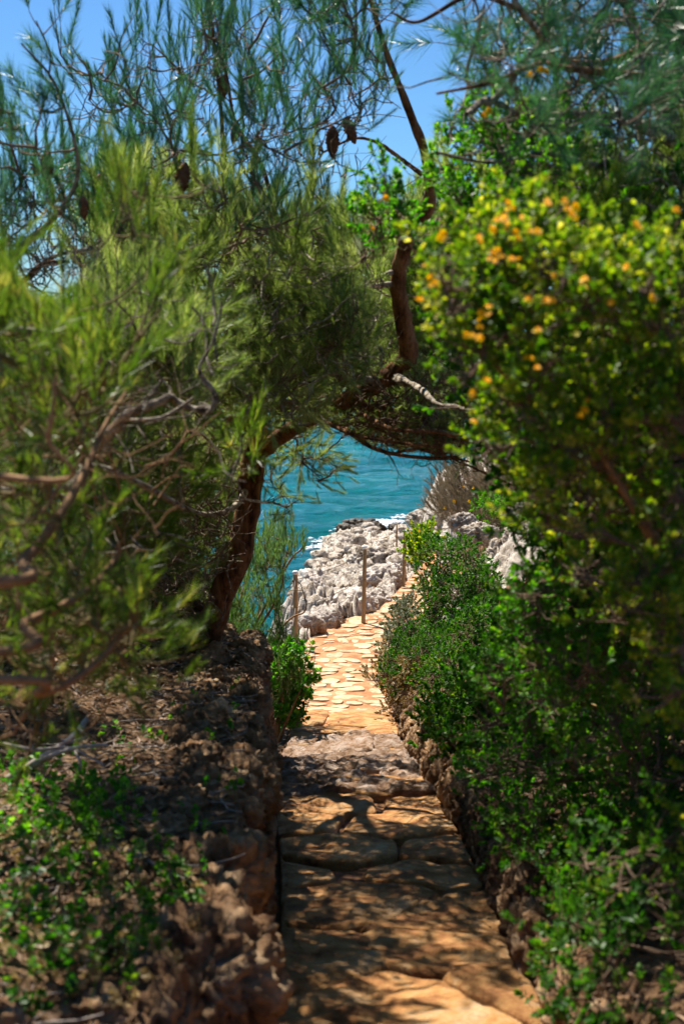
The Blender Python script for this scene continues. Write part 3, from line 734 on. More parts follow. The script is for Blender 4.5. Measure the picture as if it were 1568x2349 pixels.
PN = [needle_template(100, .17, .075, .60, .0014, i) for i in range(5)]           # pine shoots, mid distance
PU = [needle_template(110, .26, .072, .60, .0013, 20 + i, tipang=.55) for i in range(5)]      # long upright shoots
PF = [needle_template(80, .13, .095, .85, .0013, 40 + i) for i in range(5)]       # loose fans
PNN = [needle_template(56, .17, .080, .60, .0022, 60 + i) for i in range(5)]      # near
PS = [needle_template(70, .20, .055, .55, .0020, 80 + i) for i in range(4)]        # sapling
LR = [leaf_template(20, .07, .022, .013, i) for i in range(5)]                    # small rosettes
LB = [leaf_template(22, .12, .036, .019, 10 + i) for i in range(5)]
LD = [leaf_template(26, .14, .045, .026, 20 + i, tuft=.1) for i in range(4)]      # farther shrub
LG = [leaf_template(9, .06, .034, .026, 30 + i, ang=1.3, tuft=.2) for i in range(4)]   # ground plants

# ------------------------------------------------------------------ A: the leaning pine that arches over the path
A = Plant('pine_tree', 'leaning pine with curved red brown trunk whose limb arches over the sea view', 'pine tree', P(465, 1560, 10.3), 1)
A.limb([(465, 1640, 10.3, .15), (470, 1490, 10.2, .115), (500, 1390, 10.1, .098), (545, 1280, 10.0, .092), (568, 1180, 10, .088), (575, 1100, 10, .085), (582, 1040, 9.9, .08), (600, 990, 9.8, .07)], 'bark', 'trunk', 18, .16)
A.limb([(490, 1440, 10.2, .06), (440, 1385, 10.3, .055), (392, 1370, 10.4, .05), (370, 1290, 10.6, .03), (330, 1200, 10.8, .02)], 'bark')
A.limb([(585, 1040, 9.9, .07), (640, 1005, 9.8, .06), (720, 957, 9.6, .052), (800, 912, 9.4, .055), (880, 872, 9.2, .062), (935, 812, 9.1, .058), (925, 740, 9, .052), (912, 650, 8.9, .048), (930, 560, 8.8, .046), (985, 462, 8.7, .04), (972, 350, 8.6, .028), (932, 240, 8.5, .022), (882, 110, 8.4, .016), (845, -20, 8.3, .012)], 'bark', 'branch', 14, .2)
A.limb([(895, 862, 9.2, .035), (960, 890, 8.6, .02), (1000, 925, 8.2, .014), (1050, 935, 8.1, .015), (1080, 942, 8, .012), (1130, 934, 7.9, .013), (1180, 930, 7.8, .010), (1290, 940, 7.6, .008), (1400, 1000, 7.4, .005)], 'bark_grey', knot=.4)
A.limb([(880, 880, 9.2, .05), (790, 862, 9.1, .032), (740, 850, 9, .022), (680, 870, 8.9, .016), (620, 850, 8.8, .01)], 'bark_grey')
A.limb([(715, 960, 9.6, .03), (790, 985, 9.5, .018), (850, 1025, 9.4, .014), (930, 1046, 9.3, .013), (1040, 1050, 9.2, .012), (1110, 1020, 9.1, .012)], 'bark')
A.limb([(800, 905, 9.4, .03), (870, 950, 9.5, .02), (980, 1000, 9.5, .017), (1090, 1022, 9.5, .017), (1180, 1085, 9.5, .02), (1240, 1150, 9.5, .022), (1250, 1260, 9.4, .02)], 'bark')
A.limb([(860, 930, 9.4, .016), (960, 960, 9.3, .014), (1050, 1000, 9.2, .013), (1150, 1030, 9.1, .014), (1220, 1100, 9, .014)], 'bark')
A.limb([(800, 960, 9.4, .01), (880, 990, 9.3, .009), (960, 1030, 9.3, .008), (1080, 1060, 9.2, .007)], 'bark')
A.limb([(594, 1000, 9.8, .05), (565, 900, 9.5, .04), (545, 780, 9.2, .032), (520, 640, 8.8, .024), (515, 500, 8.4, .018), (512, 330, 8, .013), (500, 180, 7.8, .009), (480, 0, 7.6, .006)], 'bark')
A.limb([(790, 880, 9.2, .03), (740, 780, 9, .024), (690, 660, 8.8, .02), (640, 520, 8.6, .016), (600, 380, 8.4, .013), (540, 280, 8.2, .01), (515, 160, 8, .008), (450, 0, 8, .006)], 'bark')
A.limb([(912, 650, 8.9, .02), (850, 660, 8.8, .016), (815, 690, 8.7, .013), (790, 740, 8.6, .009)], 'bark_grey')
A.limb([(910, 620, 8.9, .02), (860, 640, 8.7, .012), (820, 670, 8.6, .008)], 'bark_grey')
A.limb([(968, 400, 8.6, .016), (940, 380, 8.6, .013), (900, 350, 8.5, .012), (860, 325, 8.4, .010), (810, 318, 8.3, .008), (740, 350, 8.2, .006)], 'bark')
A.limb([(600, 990, 9.8, .05), (520, 960, 9.3, .03), (430, 920, 8.6, .024), (330, 900, 8, .018), (200, 860, 7.6, .014), (60, 800, 7.2, .01)], 'bark')
A.limb([(572, 1110, 10, .03), (540, 1160, 9.8, .02), (470, 1180, 9.5, .016), (380, 1140, 9.2, .014), (330, 1090, 9, .01)], 'bark_grey')
rA = A.r
mid = [(130, 700), (240, 560), (420, 520), (640, 520), (800, 560), (900, 620), (900, 760), (860, 860), (720, 930), (560, 960), (420, 920), (250, 940), (150, 880)]
A.grow(sample_poly(mid, 120, 7.6, 9.6, rA), .22, 22, PN, 'needle_far', upw=.55, outw=.8, rnd=.45, stemL=.17)
right_under = [(860, 860), (960, 760), (1060, 800), (1080, 960), (1180, 1010), (1240, 1110), (1130, 1060), (1040, 1030), (900, 1000), (760, 960)]
A.grow(sample_poly(right_under, 34, 8.8, 9.8, rA), .14, 11, PN, 'needle_far', upw=.1, outw=.9, rnd=.6, stemL=.17, scale=(.5, .9))
behind_r = [(830, 560), (1000, 480), (1080, 640), (1060, 860), (960, 800), (880, 780)]
A.grow(sample_poly([(820, 560), (1000, 470), (1090, 520), (1120, 960), (960, 980), (840, 920)], 120, 9.7, 12, rA), .2, 16, PN, 'needle_far', upw=.5, stemL=.17)
A.grow(sample_poly(behind_r, 30, 9.3, 10.2, rA), .2, 14, PN, 'needle_far', upw=.5, stemL=.17)
dark = [(200, 980), (420, 930), (560, 960), (590, 1050), (570, 1090), (530, 1250), (500, 1340), (430, 1400), (330, 1420), (220, 1380), (150, 1200)]
A.grow(sample_poly(dark, 85, 9.8, 11.8, rA), .2, 16, PN, 'needle_far', upw=.3, outw=.8, rnd=.5, stemL=.17)
A.grow(sample_poly([(600, 1000), (700, 985), (700, 1090), (660, 1180), (600, 1150)], 14, 9.8, 10.2, rA), .10, 8, PN, 'needle_far', upw=-.1, outw=.9, rnd=.5, gaps=None, scale=(.5, .9), stemL=.17)
A.grow(sample_poly([(700, 1030), (770, 1035), (800, 1070), (790, 1120), (740, 1130), (700, 1090)], 6, 9.6, 9.9, rA), .10, 9, PN, 'needle_far', up=(0.7, 0, -.1), outw=.8, rnd=.35, gaps=None, scale=(.45, .8), stemL=.17)
upper = [(60, 560), (20, 380), (120, 260), (230, 130), (330, 230), (420, 130), (520, 60), (700, 40), (860, 60), (920, 250), (880, 420), (840, 560), (420, 560), (240, 600)]
A.grow(sample_poly(upper, 92, 6.8, 8.8, rA), .16, 8, PU, 'needle_blue', upw=1.3, outw=.6, rnd=.45, stemL=.26, scale=(.6, 1.1))
up2 = [(120, 60), (230, 60), (300, 120), (380, 30), (460, 0), (560, -40), (860, -60), (900, 80), (760, 160), (560, 160), (380, 240), (240, 260), (130, 200)]
A.grow(sample_poly(up2, 22, 6.8, 8.2, rA), .12, 5, PU, 'needle_blue', upw=1.7, outw=.4, rnd=.25, stemL=.26, scale=(.8, 1.3))
A.grow(sample_poly([(180, 420), (300, 380), (520, 430), (760, 470), (860, 540), (820, 640), (420, 620), (200, 640)], 30, 6.6, 8.0, rA), .16, 10, PN, 'needle_far', upw=1.0, outw=.6, rnd=.4, stemL=.17)
A.grow(sample_poly([(640, -60), (900, -60), (900, 50), (640, 60)], 5, 6.8, 8, rA), .2, 12, PF, 'needle_blue', upw=.4, outw=.9, rnd=.5, stemL=.13, scale=(.8, 1.2))

arch = [(620, 970), (700, 900), (860, 870), (1000, 880), (1110, 960), (1120, 1050), (1040, 1045), (900, 1030), (780, 985), (700, 975)]
A.grow(sample_poly(arch, 60, 9.4, 10.6, rA), .13, 13, PN, 'needle_far', upw=.2, outw=.9, rnd=.6, stemL=.17, scale=(.5, .9))
A.grow(sample_poly([(430, 640), (700, 560), (880, 640), (900, 840), (780, 940), (560, 960), (440, 900)], 60, 10.6, 13.4, rA), .24, 17, PN, 'needle_far', upw=.5, outw=.8, rnd=.5, stemL=.17)
A.tangle(sample_poly(arch, 60, 9.0, 9.8, rA), .15, 4, (.2, .6), .006, mat='twig')
A.limb([(740, 965, 9.3, .014), (820, 1000, 8.9, .011), (930, 1018, 8.8, .010), (1040, 1030, 8.8, .009), (1120, 1040, 8.8, .008)], 'bark', knot=.35)
A.limb([(830, 950, 9.2, .016), (900, 985, 8.8, .014), (990, 990, 8.8, .013), (1080, 1012, 8.8, .013), (1180, 1075, 8.8, .014)], 'bark', knot=.35)
A.limb([(900, 1040, 9, .007), (960, 1030, 8.9, .007), (1020, 1046, 8.9, .006), (1100, 1080, 8.8, .006), (1190, 1120, 8.8, .006)], 'bark', knot=.35)
A.tangle(sample_poly([(760, 975), (900, 990), (1060, 1010), (1180, 1060), (1060, 1055), (900, 1040), (800, 1010)], 34, 8.7, 9.2, rA), .06, 4, (.08, .28), .0032, gaps=None, mat='bark', up=(0, 0, -.1))
A.tangle(sample_poly([(300, 560), (700, 560), (900, 640), (900, 900), (600, 980), (300, 960)], 70, 7.2, 9.0, rA), .2, 3, (.15, .5), .006, mat='bark_grey')
A.tangle(sample_poly([(660, 780), (840, 640), (900, 660), (880, 880), (720, 900)], 40, 8.2, 9.0, rA), .1, 5, (.1, .35), .006, mat='bark_grey')
A.tangle(sample_poly([(150, 1000), (420, 950), (560, 1000), (520, 1330), (430, 1420), (250, 1400)], 90, 9.2, 10.2, rA), .2, 5, (.15, .6), .007, mat='twig')
A.tangle(sample_poly(upper, 60, 6.8, 8.8, rA), .2, 3, (.2, .5), .004, mat='twig', up=(0, 0, 1))
# pine cones hang as parts of the trees
def cone_mesh():
    mb = MB(); nu, nv = 22, 16; u_ = np.linspace(0, 1, nu)[:, None]; a = (np.arange(nv) * 2 * math.pi / nv)[None]
    r = 0.026 * np.sin(math.pi * np.clip(u_ * 0.94 + 0.03, 0, 1)) ** .7 * (1 - .35 * u_)
    bumps = 1 + 0.28 * np.sin(8 * a + 13 * u_ * 2) * np.sin(26 * u_ * 2 + 4 * a)
    r = r * bumps; mb.add(np.stack([r * np.cos(a), r * np.sin(a), -u_ * .105 + 0 * a], -1), grid_faces(nu, nv, True)); me = mb.mesh('cone', True); me.materials.append(M['cone']); return me
CONE = cone_mesh()
def cones(pl, L):
    for px, py, d, rx, rz, s in L:
        o = bpy.data.objects.new('cone', CONE); col.objects.link(o); o.parent = pl.root; o.location = tuple(P(px, py, d) - pl.base)
        o.rotation_euler = (rx, 0, rz); o.scale = (s, s, s)
cones(A, [(545, 280, 8, .3, 1, 1.15), (762, 288, 8.2, .15, 0, 1.7), (792, 268, 8.2, -.35, 1.6, 1.5), (425, 372, 7.2, .2, 2, 1.6), (250, 545, 7, .5, 1, 1.2), (240, 400, 7, 1.0, 1, .9), (107, 345, 6.8, .1, 0, 1.4), (510, 170, 7.8, 0.2, 0, 1.3)])
A.finish()

# ------------------------------------------------------------------ B: near pine boughs on the left
B_ = Plant('pine_tree', 'nearest young pine at the left edge with bright blurred green needles', 'pine tree', (-2.6, 3.6, float(height(-2.6, 3.6))), 2, branch_mat='twig_green')
b0 = B_.base
def W(px, py, d, r): return (*P(px, py, d), r)
B_.limb_w([(*b0, .07), (-2.4, 3.7, b0[2] + .8, .06), (-2.1, 3.9, b0[2] + 1.3, .045), (-1.7, 4.0, b0[2] + 1.6, .035)], 'bark', 'trunk')
B_.limb_w([(-2.4, 3.7, b0[2] + .8, .03), W(-60, 1340, 3.4, .017), W(60, 1280, 3.5, .015), W(170, 1130, 3.7, .012), W(240, 980, 3.9, .008), W(290, 900, 4, .005)], 'bark_tan')
B_.limb_w([(-2.4, 3.7, b0[2] + .6, .03), W(-40, 1500, 3.4, .014), W(60, 1430, 3.5, .013), W(180, 1370, 3.6, .011), W(262, 1290, 3.7, .008), W(275, 1240, 3.7, .004)], 'bark_tan')
B_.limb_w([(-2.4, 3.7, b0[2] + .5, .03), W(-30, 1560, 3.3, .012), W(90, 1590, 3.4, .011), W(200, 1540, 3.5, .009), W(290, 1440, 3.6, .006), W(330, 1350, 3.6, .004)], 'bark_tan')
B_.limb_w([(-2.1, 3.9, b0[2] + 1.3, .04), W(0, 1190, 5.2, .022), W(110, 1115, 5.2, .021), W(175, 1062, 5.2, .023), W(220, 1020, 5.2, .020), W(262, 985, 5.2, .022), W(300, 950, 5.2, .016), W(340, 932, 5.2, .017), W(392, 913, 5.2, .015), W(432, 936, 5.2, .017), W(482, 938, 5.2, .014), W(492, 905, 5.2, .011), W(458, 850, 5.2, .009), W(490, 780, 5.2, .007), W(510, 690, 5.2, .005)], 'bark_grey', sides=12, knot=.4)
B_.limb_w([W(300, 965, 5.1, .008), W(365, 960, 5.1, .008), W(405, 940, 5.1, .007), W(445, 912, 5.1, .005)], 'bark_grey')
B_.limb_w([(-1.7, 4.0, b0[2] + 1.6, .03), W(60, 760, 4.2, .012), W(130, 765, 4.3, .011), W(190, 790, 4.3, .010), W(240, 830, 4.4, .006)], 'bark_grey')
B_.limb_w([(-2.1, 3.9, b0[2] + 1.3, .03), W(40, 1130, 4.6, .014), W(200, 1070, 5, .012), W(320, 1110, 5.2, .012), W(420, 1165, 5.4, .010)], 'bark_grey')
B_.limb_w([(-2.1, 3.9, b0[2] + 1.3, .03), W(60, 1100, 3.2, .008), W(110, 1000, 3.1, .006), W(130, 860, 3.1, .004)], 'bark_tan')
rB = B_.r
B_.grow(sample_poly([(-80, 640), (120, 700), (200, 760), (330, 760), (260, 900), (200, 960), (130, 1060), (-80, 1200)], 40, 3.4, 5.0, rB), .13, 6, PNN, 'needle_near', upw=.9, outw=.6, rnd=.4, stemL=.17, tw_r=.0024, feed_r=.003, scale=(.7, 1.1))
B_.grow(sample_poly([(-80, 1150), (160, 1080), (240, 1250), (330, 1400), (340, 1560), (200, 1640), (60, 1660), (-80, 1640)], 44, 3.4, 5.0, rB), .13, 5, PNN, 'needle_near', upw=.6, outw=.7, rnd=.45, stemL=.17, tw_r=.0024, feed_r=.003, scale=(.6, 1.0))
B_.grow(sample_poly([(220, 500), (330, 380), (480, 330), (500, 480), (430, 620), (300, 720), (180, 700), (150, 600)], 14, 4.2, 5.0, rB), .09, 3, PU, 'needle_near', upw=1.8, outw=.25, rnd=.2, stemL=.26, feed_r=.003, scale=(.5, .85))
B_.grow(sample_poly([(-60, 700), (150, 650), (420, 700), (520, 800), (480, 900), (300, 900), (180, 1000), (-60, 960)], 60, 5.5, 6.8, rB), .15, 12, PN, 'needle_far', upw=.6, outw=.7, rnd=.45, stemL=.17, feed_r=.005)
B_.grow(sample_poly([(120, 1000), (300, 960), (420, 980), (420, 1100), (380, 1250), (340, 1380), (260, 1350), (150, 1200)], 46, 5.5, 7, rB), .14, 9, PN, 'needle_near', upw=.4, outw=.8, rnd=.5, stemL=.17, scale=(.6, .95), feed_r=.004)
B_.grow(sample_poly([(500, 1010), (600, 990), (620, 1040), (560, 1090), (500, 1070)], 4, 5.2, 5.6, rB), .05, 4, PNN, 'needle_near', upw=.4, outw=.9, gaps=None, stemL=.12, feed_r=.002)
B_.tangle(sample_poly([(-60, 900), (200, 900), (330, 1100), (340, 1500), (200, 1640), (-60, 1640)], 50, 3.4, 4.8, rB), .1, 3, (.12, .4), .0035, mat='bark_tan')
B_.tangle(sample_poly([(0, 700), (420, 720), (500, 900), (420, 1200), (300, 1400), (60, 1300)], 60, 4.8, 6.0, rB), .15, 3, (.12, .45), .0045, mat='bark_grey')
B_.finish()

# ------------------------------------------------------------------ C: pine at the top left, sparse upright sprays
Cc = Plant('pine_tree', 'tall thin pine at the far upper left with sparse upright sprays against the sky', 'pine tree', (-3.6, 7.0, float(height(-3.6, 7.0))), 3)
b0 = Cc.base
Cc.limb_w([(*b0, .09), (-3.3, 7, b0[2] + 1.2, .07), W(-240, 800, 7, .05), W(-150, 600, 7, .035), W(-60, 420, 7, .025), W(0, 250, 7, .012)], 'bark', 'trunk')
Cc.limb_w([W(-200, 720, 7, .03), W(-40, 640, 6.8, .02), W(60, 560, 6.6, .016), W(140, 480, 6.5, .012), W(180, 380, 6.4, .009), W(130, 200, 6.2, .006), W(50, 100, 6, .004)], 'bark_grey')
Cc.limb_w([W(-240, 800, 7, .03), W(-80, 740, 6.8, .02), W(60, 640, 6.6, .014), W(120, 590, 6.6, .010), W(210, 570, 6.5, .007)], 'bark_grey')
Cc.limb_w([W(-200, 760, 7, .02), W(0, 690, 6.6, .014), W(90, 610, 6.4, .009), W(160, 600, 6.4, .006)], 'bark')
rC = Cc.r
Cc.grow(sample_poly([(-120, 200), (20, 240), (90, 340), (170, 420), (150, 560), (40, 640), (-120, 680)], 40, 6, 7.4, rC), .14, 5, PU, 'needle_blue', upw=1.4, outw=.5, rnd=.3, stemL=.26, gaps=GAPS, scale=(.6, 1.1))
Cc.grow(sample_poly([(20, 40), (80, 40), (150, 130), (160, 260), (110, 300), (60, 160)], 6, 6, 6.4, rC), .10, 3, PF, 'needle_blue', upw=1.0, up=(-.5, 0, 1), outw=.4, rnd=.3, stemL=.13, gaps=None, scale=(.8, 1.1))
Cc.grow(sample_poly([(-100, 560), (60, 620), (180, 580), (260, 640), (150, 720), (-100, 740)], 22, 6, 7.2, rC), .14, 3, PU, 'leaf_dry', upw=1.1, outw=.6, rnd=.4, stemL=.26, scale=(.4, .8))
Cc.tangle(sample_poly([(0, 540), (120, 540), (200, 640), (130, 700), (0, 680)], 26, 6.2, 7.0, rC), .1, 5, (.15, .5), .0035, gaps=None, mat='twig', up=(0, 0, .8))
cones(Cc, [(190, 900 / 2.0, 6.4, .3, 0, 1.0)])
Cc.finish()

# ------------------------------------------------------------------ D: pine on the right whose long needles fill the top right
D_ = Plant('pine_tree', 'pine with grey limbs and long fanning needles filling the top right corner', 'pine tree', (2.3, 6.4, float(height(2.3, 6.4))), 4, branch_mat='twig')
b0 = D_.base
D_.limb_w([(*b0, .11), (2.3, 6.4, b0[2] + 1.4, .09), W(1720, 700, 6.3, .07), W(1640, 480, 6.3, .06), W(1560, 330, 6.2, .04), W(1500, 180, 6.2, .03), W(1430, 0, 6, .02)], 'bark_grey', 'trunk')
D_.limb_w([W(1640, 560, 6.3, .05), W(1560, 420, 5.6, .024), W(1430, 365, 5.3, .014), W(1370, 380, 5.3, .013), W(1300, 362, 5.2, .009), W(1240, 352, 5.2, .009), W(1120, 372, 5.2, .006), W(1000, 350, 4.9, .006)], 'bark_grey', sides=12, knot=.2)
D_.limb_w([W(1560, 330, 6.2, .04), W(1420, 270, 5.6, .016), W(1300, 262, 5.4, .012), W(1200, 268, 5.2, .013), W(1150, 240, 5.1, .015), W(1110, 232, 5.1, .014), W(1070, 262, 4.9, .008)], 'bark_grey', sides=12, knot=.25)
D_.limb_w([W(1115, 245, 5.1, .013), W(1165, 195, 5.1, .012), W(1200, 140, 5.1, .011), W(1240, 90, 5.1, .009), W(1190, 20, 4.9, .010), W(1160, -60, 4.9, .008)], 'bark_grey', sides=12, knot=.2)
D_.limb_w([W(1500, 180, 5.8, .02), W(1290, 155, 4.9, .010), W(1240, 145, 4.9, .009), W(1120, 190, 4.9, .007), W(1000, 215, 4.9, .004)], 'bark')
D_.limb_w([W(1568, 60, 6, .02), W(1400, 140, 5.8, .015), W(1270, 140, 5.7, .010)], 'bark')
D_.limb_w([W(1190, 20, 5.6, .012), W(1080, -10, 5.6, .009), W(960, 50, 5.6, .006), W(900, 30, 5.6, .004)], 'bark')
D_.limb_w([W(1110, 250, 5.8, .012), W(1070, 180, 5.7, .008), W(1090, 90, 5.6, .006), W(1110, 10, 5.5, .005)], 'deadwood')
rD = D_.r
D_.grow(sample_poly([(1000, -60), (1640, -60), (1640, 330), (1480, 330), (1250, 280), (1020, 240), (1000, 120)], 30, 5.0, 6.6, rD), .16, 9, PF, 'needle_blue', upw=.45, outw=.8, rnd=.5, stemL=.13, scale=(.8, 1.25), feed_r=.004)
D_.grow(sample_poly([(1350, -60), (1640, -60), (1640, 420), (1450, 380), (1400, 200)], 13, 5.4, 7, rD), .18, 9, PF, 'needle_blue', upw=.4, outw=.8, rnd=.5, stemL=.13, scale=(.8, 1.25), feed_r=.004)
D_.grow(sample_poly([(1040, 260), (1300, 300), (1640, 330), (1640, 600), (1400, 560), (1200, 480), (1060, 420)], 30, 5.4, 6.8, rD), .16, 10, PN, 'needle_far', upw=.8, outw=.7, rnd=.4, stemL=.17, feed_r=.004)
D_.grow(sample_poly([(1280, 520), (1640, 560), (1640, 1000), (1480, 900)], 30, 4.6, 6, rD), .14, 8, PN, 'needle_near', upw=.9, outw=.6, rnd=.4, stemL=.17, feed_r=.004)
D_.tangle(sample_poly([(1000, -40), (1568, -40), (1568, 620), (1150, 480)], 50, 5.0, 5.8, rD), .15, 3, (.15, .5), .005, mat='bark_grey')
D_.grow(sample_poly([(1080, -40), (1640, -40), (1640, 400), (1200, 380), (1060, 240)], 8, 4.5, 5.0, rD), .13, 6, PF, 'needle_blue', upw=.45, outw=.8, rnd=.5, stemL=.13, scale=(.7, 1.0), feed_r=.003)
cones(D_, [(1240, 88, 5.7, .3, 0, 1.2), (1250, 100, 5.8, -.5, 1, .9)])
D_.finish()

F_ = Plant('pine_tree', 'shaded low pine with a tangle of bare twigs behind the leaning trunk at the left', 'pine tree', (-3.3, 11.2, float(height(-3.3, 11.2))), 6)
b0 = F_.base
F_.limb_w([(*b0, .09), W(-60, 1480, 11.1, .07), W(60, 1330, 11, .05), W(180, 1200, 10.9, .04), W(300, 1050, 10.8, .03)], 'bark', 'trunk')
F_.limb_w([W(-60, 1480, 11.1, .05), W(150, 1460, 10.8, .03), W(330, 1420, 10.6, .022), W(430, 1330, 10.6, .012)], 'bark')
F_.limb_w([W(60, 1330, 11, .04), W(250, 1290, 10.6, .024), W(400, 1260, 10.5, .016), W(500, 1240, 10.5, .01)], 'bark_grey')
F_.grow(sample_poly([(-160, 900), (200, 860), (480, 930), (560, 1000), (550, 1200), (500, 1330), (420, 1430), (250, 1480), (-160, 1500)], 150, 10.2, 12.6, F_.r), .24, 18, PN, 'needle_far', upw=.35, outw=.8, rnd=.5, stemL=.17, feed_r=.007)
F_.grow(sample_poly([(-160, 1400), (200, 1420), (420, 1440), (430, 1540), (200, 1580), (-160, 1600)], 50, 10.2, 12.4, F_.r), .22, 16, PN, 'needle_far', upw=.35, outw=.8, rnd=.5, stemL=.17, feed_r=.007)
F_.grow(sample_poly([(-900, 300), (-100, 560), (-40, 900), (-100, 1300), (-900, 1200)], 150, 8.2, 11.5, F_.r), .26, 15, PN, 'needle_far', upw=.5, outw=.8, rnd=.5, stemL=.17, feed_r=.007)  # crown outside the view, added to shade the left bank
F_.grow(sample_poly([(-600, 560), (40, 700), (120, 900), (120, 1280), (-600, 1300)], 130, 6.8, 9.6, F_.r), .22, 15, PN, 'needle_far', upw=.5, outw=.8, rnd=.5, stemL=.17, feed_r=.007)  # mostly unseen near side of that crown, added for more shade on the bank
F_.tangle(sample_poly([(0, 1000), (480, 960), (540, 1050), (500, 1300), (400, 1450), (0, 1500)], 90, 9.4, 10.6, F_.r), .2, 4, (.2, .7), .007, mat='bark_grey')
F_.finish()

# ------------------------------------------------------------------ E: young pine below the sea side of the path
E = Plant('young_pine', 'slender pale green young pine growing beside the capped post over the sea', 'pine tree', (-1.5, 14.5, float(height(-1.5, 14.5))), 5, branch_mat='twig_green')
b0 = E.base
for k_, pts in enumerate([[(620, 1400), (650, 1300), (665, 1240)], [(560, 1350), (570, 1250), (590, 1150)], [(640, 1330), (690, 1260), (705, 1235)], [(540, 1450), (500, 1400), (480, 1330)], [(640, 1450), (700, 1400), (690, 1340)], [(600, 1480), (660, 1500), (700, 1520)], [(590, 1420), (610, 1300), (620, 1200)]]):
    E.limb_w([(*b0, .03), (b0[0] + .1 * (k_ - 3), b0[1], b0[2] + .4, .02)] + [W(a, b, 14.2 + .15 * k_, .012 - .003 * j) for j, (a, b) in enumerate(pts)], 'bark_tan', 'trunk' if k_ == 0 else 'branch', 6, .1)
rE = E.r
POST_VIEW = [(655, 1288), (708, 1288), (708, 1400), (668, 1400)]
E.grow(sample_poly([(480, 1500), (530, 1350), (600, 1210), (670, 1230), (695, 1330), (680, 1470), (670, 1570), (600, 1540)], 120, 13.6, 15, rE), .13, 6, PS, 'needle_sapling', upw=1.2, outw=.5, rnd=.35, stemL=.20, gaps=[POST_VIEW], feed_r=.004, scale=(.7, 1.1))
E.grow(sample_poly([(590, 1180), (680, 1190), (700, 1260), (620, 1260)], 7, 13.8, 14.8, rE), .10, 3, PS, 'needle_sapling', upw=1.6, outw=.3, rnd=.2, stemL=.20, gaps=[POST_VIEW], feed_r=.003)
E.grow(sample_poly([(360, 1400), (500, 1340), (560, 1480), (560, 1560), (480, 1540), (400, 1500)], 60, 12.6, 14.5, rE), .15, 9, PS, 'needle_sapling', upw=.9, outw=.5, rnd=.4, stemL=.20, gaps=[POST_VIEW], feed_r=.004)
E.grow(sample_poly([(500, 1470), (640, 1500), (690, 1520), (680, 1600), (620, 1620), (560, 1560)], 60, 13, 14.2, rE), .12, 8, PS, 'needle_sapling', upw=1.0, outw=.5, rnd=.4, stemL=.20, gaps=[POST_VIEW], feed_r=.004, scale=(.6, .9))
E.finish()

# ------------------------------------------------------------------ shrubs
def shrub(name, label, base, seed, stems, grows, cat='shrub', fname='leaves', bmat='twig', stem_mat='bark_tan', sr=.02):
    s = Plant(name, label, cat, base, seed, branch_mat=bmat)
    for i, (a, b, d) in enumerate(stems):
        e = P(a, b, d); m_ = (s.base + e) / 2 + s.r.normal(size=3) * .08
        s.limb_w([(*s.base, sr), (*m_, sr * .7), (*e, sr * .35)], stem_mat, 'stem', 7, .12)
    for poly, n, d0, d1, rad, per, tm, mat, kw in grows:
        s.grow(sample_poly(poly, n, d0, d1, s.r), rad, per, tm, mat, **kw)
    return s
G = lambda x, y: (x, y, float(height(x, y)))
kw = dict(upw=.7, outw=.8, rnd=.45, stemL=.07, feed_r=.003)
# flowered shrub, nearest on the right
S1 = shrub('flowering_shrub', 'near right shrub with small green and cream leaves dotted with orange yellow flowers', G(1.7, 4.2), 21,
    [(1150, 600, 3.7), (1300, 560, 3.8), (1450, 700, 3.8), (1100, 800, 3.6), (1250, 850, 3.6), (1500, 950, 3.6), (1350, 1000, 3.5), (1540, 1100, 3.5)],
    [([(1010, 560), (1100, 500), (1300, 500), (1480, 560), (1640, 560), (1640, 1000), (1400, 1000), (1100, 960), (1060, 840), (990, 660)], 120, 3.3, 4.3, .08, 13, LR, 'leaf_flower', kw),
     ([(1100, 940), (1640, 900), (1640, 1500), (1400, 1420), (1250, 1200), (1120, 1060)], 90, 3.4, 4.6, .09, 11, LR, 'leaf_flower', kw),
     ([(1500, 1300), (1640, 1300), (1640, 2000), (1520, 1800)], 20, 3.2, 3.8, .07, 8, LR, 'leaf_flower', kw)])
S1.finish('leaves')
def flower_mesh():
    mb = MB(); r = np.random.default_rng(2); u_ = np.linspace(0, 1, 5)
    for ring_, (n_, rad_, tilt_) in enumerate([(7, .015, .35), (6, .012, .8), (4, .008, 1.2)]):
        for i in range(n_):
            a = i * 2 * math.pi / n_ + ring_ * .5 + r.uniform(-.25, .25); l_ = rad_ * r.uniform(.75, 1.15)
            wd = l_ * .36 * np.sin(math.pi * (u_ * .8 + .12)); out_ = u_ * l_ * math.cos(tilt_); z_ = u_ * l_ * math.sin(tilt_) - .25 * l_ * u_ ** 2
            ca, sa = math.cos(a), math.sin(a); V = []
            for sg in (-1, 0, 1):
                V.append(np.stack([out_ * ca - sg * wd * sa, out_ * sa + sg * wd * ca, z_ + .2 * abs(sg) * wd + ring_ * .002], -1))
            mb.add(np.concatenate(V), grid_faces(3, 5))
    me = mb.mesh('flower', True); me.materials.append(M['petal']); return me
FLOWER = flower_mesh()
fl = [(1165, 465), (1160, 490), (1195, 505), (1255, 465), (1300, 470), (1315, 495), (1465, 520), (1550, 470), (1015, 530), (1130, 525), (1165, 525), (1185, 540), (1135, 580), (1095, 550), (1225, 530), (990, 630), (992, 648), (1270, 630), (1340, 640), (1338, 655), (1405, 690), (1497, 683), (1105, 715), (1122, 712), (1095, 740), (1065, 775), (1095, 770), (1088, 782), (1230, 760), (1210, 830), (1235, 835), (1260, 690), (1435, 610), (965, 690), (1085, 910), (1092, 970), (1340, 935), (1338, 950), (1115, 880), (1180, 600), (1150, 500), (1170, 480), (1110, 725), (1130, 590), (1145, 575), (1310, 482), (1205, 690)]
fr = np.random.default_rng(9)
